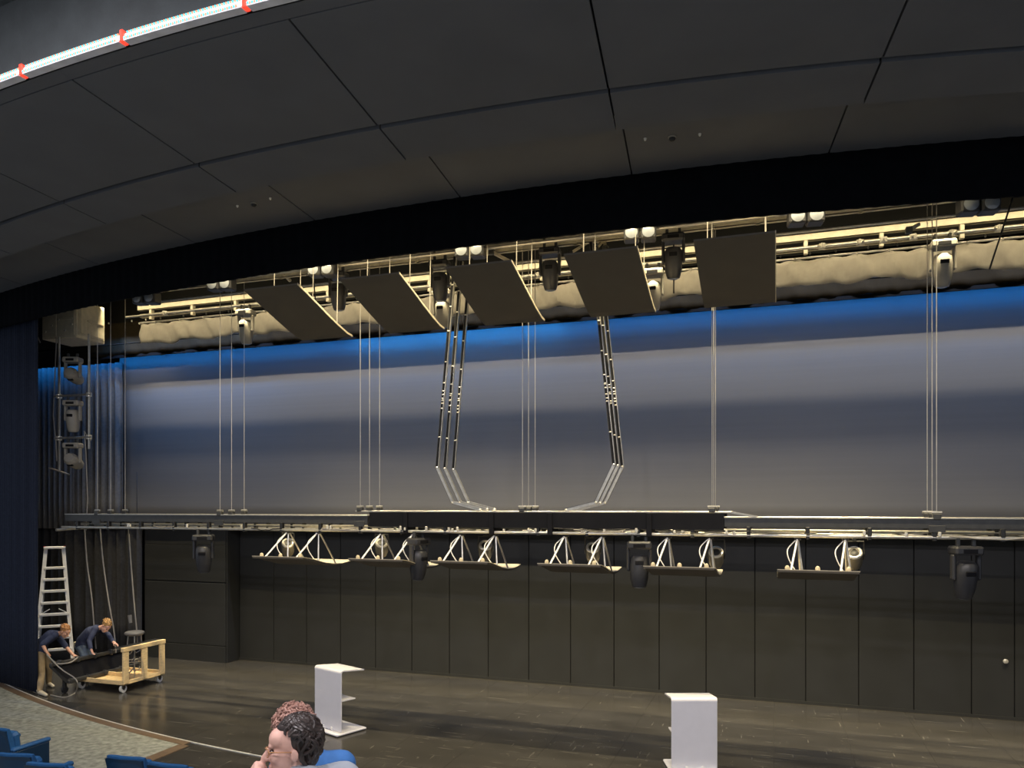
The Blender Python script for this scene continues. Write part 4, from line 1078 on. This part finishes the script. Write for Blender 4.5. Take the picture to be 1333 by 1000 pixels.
def wavy_hair(r, hc, R, m, s):
    T = lambda p: hc + R @ (Vector(p)*s)
    mb = MB(); mb.ell(T((0, -0.036, 0.040)), (0.080*s, 0.080*s, 0.082*s), R, 18, 12)
    mb.ell(T((0, -0.062, -0.03)), (0.060*s, 0.042*s, 0.055*s), R, 14, 9); mb.ell(T((0, -0.01, 0.085)), (0.058*s, 0.072*s, 0.043*s), R, 14, 9)
    blob(mb, 'hair_cap', m, r, 0.006, 4)
    rn = random.Random(11); mb = MB()
    for k in range(520):
        t = rn.uniform(0, 2*pi); ph = min(abs(rn.gauss(0, 0.95)), 1.9)
        L = rn.uniform(0.035, 0.08); lift = rn.uniform(0.02, 0.10); pts = []; w0 = rn.uniform(0, 6.28); tw = rn.uniform(-0.6, 0.6)
        lim = 0.55 if sin(t) > 0.35 else (1.0 if sin(t) > -0.25 else 9)
        if ph > lim: continue
        for i in range(7):
            f = i/6; pp_ = min(ph + f*L/0.09, lim+0.25); tt = t + tw*f + 0.15*sin(w0+f*6)
            rr = 0.99 + lift*sin(pi*min(1, f*1.05)) + 0.03*sin(w0+f*7)
            pts.append(T((0.083*rr*sin(pp_)*cos(tt), -0.028+0.086*rr*sin(pp_)*sin(tt), 0.042+0.088*rr*cos(pp_) if pp_ < 1.57 else 0.042+0.13*rr*cos(pp_))))
        mb.tube(pts, [0.003*s, 0.006*s, 0.0078*s, 0.0078*s, 0.007*s, 0.005*s, 0.0015*s], 6)
    mb.build('hair', m, r, True)
def curly_hair(r, hc, R, m, s):
    T = lambda p: hc + R @ (Vector(p)*s)
    mb = MB(); mb.ell(T((0, -0.02, 0.045)), (0.090*s, 0.105*s, 0.092*s), R, 18, 12); mb.ell(T((0, -0.06, -0.02)), (0.075*s, 0.06*s, 0.07*s), R, 14, 9)
    blob(mb, 'hair_cap', m, r, 0.008, 3)
    rn = random.Random(21); mb = MB()
    for k in range(420):
        z_ = rn.uniform(-0.55, 1.0); t = rn.uniform(0, 2*pi); q = sqrt(1-z_*z_)
        if sin(t) > 0.45 and z_ < 0.25: continue
        nrm = Vector((q*cos(t), q*sin(t), z_)); c_ = Vector((nrm.x*0.094, -0.022+nrm.y*0.108, 0.040+nrm.z*0.098))
        a_ = nrm.orthogonal().normalized(); a_.rotate(Matrix.Rotation(rn.uniform(0, 6.28), 3, nrm)); b_ = nrm.cross(a_)
        cr = rn.uniform(0.008, 0.014); tn = rn.uniform(1.2, 2.0); L = rn.uniform(0.018, 0.034); pts = []
        for i in range(13):
            f = i/12; an = 2*pi*tn*f
            pts.append(T(c_ + nrm*(L*f-0.004) + a_*cr*cos(an) + b_*cr*sin(an)*0.8))
        mb.tube(pts, [0.0045*s]*12+[0.002*s], 5)
    mb.build('hair', m, r, True)

# curly haired person (row in front)
hc2 = atT(383, 952, 4.15); f2 = (FWD*1.0 - RGT*0.25).normalized()
J2 = seated(hc2, f2, 0.22, 0.145, 0.15)
for k_ in J2:
    if k_ != 'head': J2[k_] = J2[k_] + RGT*0.10
J2['shL'] += Vector((0, 0, 0.0)); fl2 = J2['pel'].z - 0.52
b2 = Vector((J2['pel'].x, J2['pel'].y, fl2))
person('seated person with auburn curly hair in a bright blue t-shirt', b2, J2, f2, (0, 0, 1), M_TEE, M_JEAN, M_SHOE, M_SKIN, M_HAIRC, 0.8, 0.008, None, curly_hair, 1.0)
# man with spectacles
hc1 = atT(382, 974, 3.12); f1 = (-RGT*0.97 - FWD*0.14).normalized(); bodyf = (FWD*0.75 - RGT*0.65).normalized()
J1 = seated(hc1, bodyf, 0.20, 0.13)
for k_ in J1:
    if k_ != 'head': J1[k_] = J1[k_] + RGT*0.01
tilt_up = (Vector((0, 0, 1)) - RGT*0.10)
fH = (f1 + Vector((0, 0, -0.05))).normalized()
RH = frame(fH, tilt_up)
mouth = hc1 + RH @ Vector((0, 0.125, -0.085))
side = -1
J1['wrR'] = mouth + Vector((0, 0, -0.088)) + RGT*-0.030 - FWD*0.03
J1['elR'] = J1['wrR'] + Vector((0, 0, -0.24)) + RGT*0.06 - FWD*0.05
J1['shR'] = J1['shR'] + FWD*0.0
fl1 = J1['pel'].z - 0.52
b1 = Vector((J1['pel'].x, J1['pel'].y, fl1))
hd = (mouth - J1['wrR']).normalized()
man, V1, R1 = person('seated person with dark wavy hair and spectacles resting chin on hand, grey shirt', b1, J1, fH, tilt_up, M_GREY, M_JEAN, M_SHOE, M_SKIN, M_HAIRD, 0.8, 0.0055,
    {'R': (Vector((0, 0, 1)) - RGT*0.05, (-RGT*0.9 - FWD*0.3), 1.15)}, wavy_hair, 1.0)
# spectacles
hl = V1['head']; T = lambda p: hl + R1 @ Vector(p)
sp = MB()
for sx in (-1, 1):
    sp.tube([T((sx*0.034+0.024*cos(2*pi*k/20), 0.100-0.012*abs(cos(2*pi*k/20)), 0.002+0.020*sin(2*pi*k/20))) for k in range(20)], 0.0022, 6, True)
    sp.tube([T((sx*0.058, 0.088, 0.008)), T((sx*0.073, 0.05, 0.008)), T((sx*0.080, 0.0, 0.006)), T((sx*0.079, -0.02, -0.004))], 0.0024, 6)
sp.tube([T((-0.011, 0.102, 0.006)), T((0, 0.110, 0.010)), T((0.011, 0.102, 0.006))], 0.0022, 6)
sp.build('spectacles', M_FRAME, man, True)
# their seats
for bb, ff, lb in ((b2, FWD, 'blue theatre seat under the curly haired person'), (b1, FWD, 'blue theatre seat under the person with spectacles')):
    theatre_seat((bb.x, bb.y-0.02, bb.z), YAW, lb, None, False)
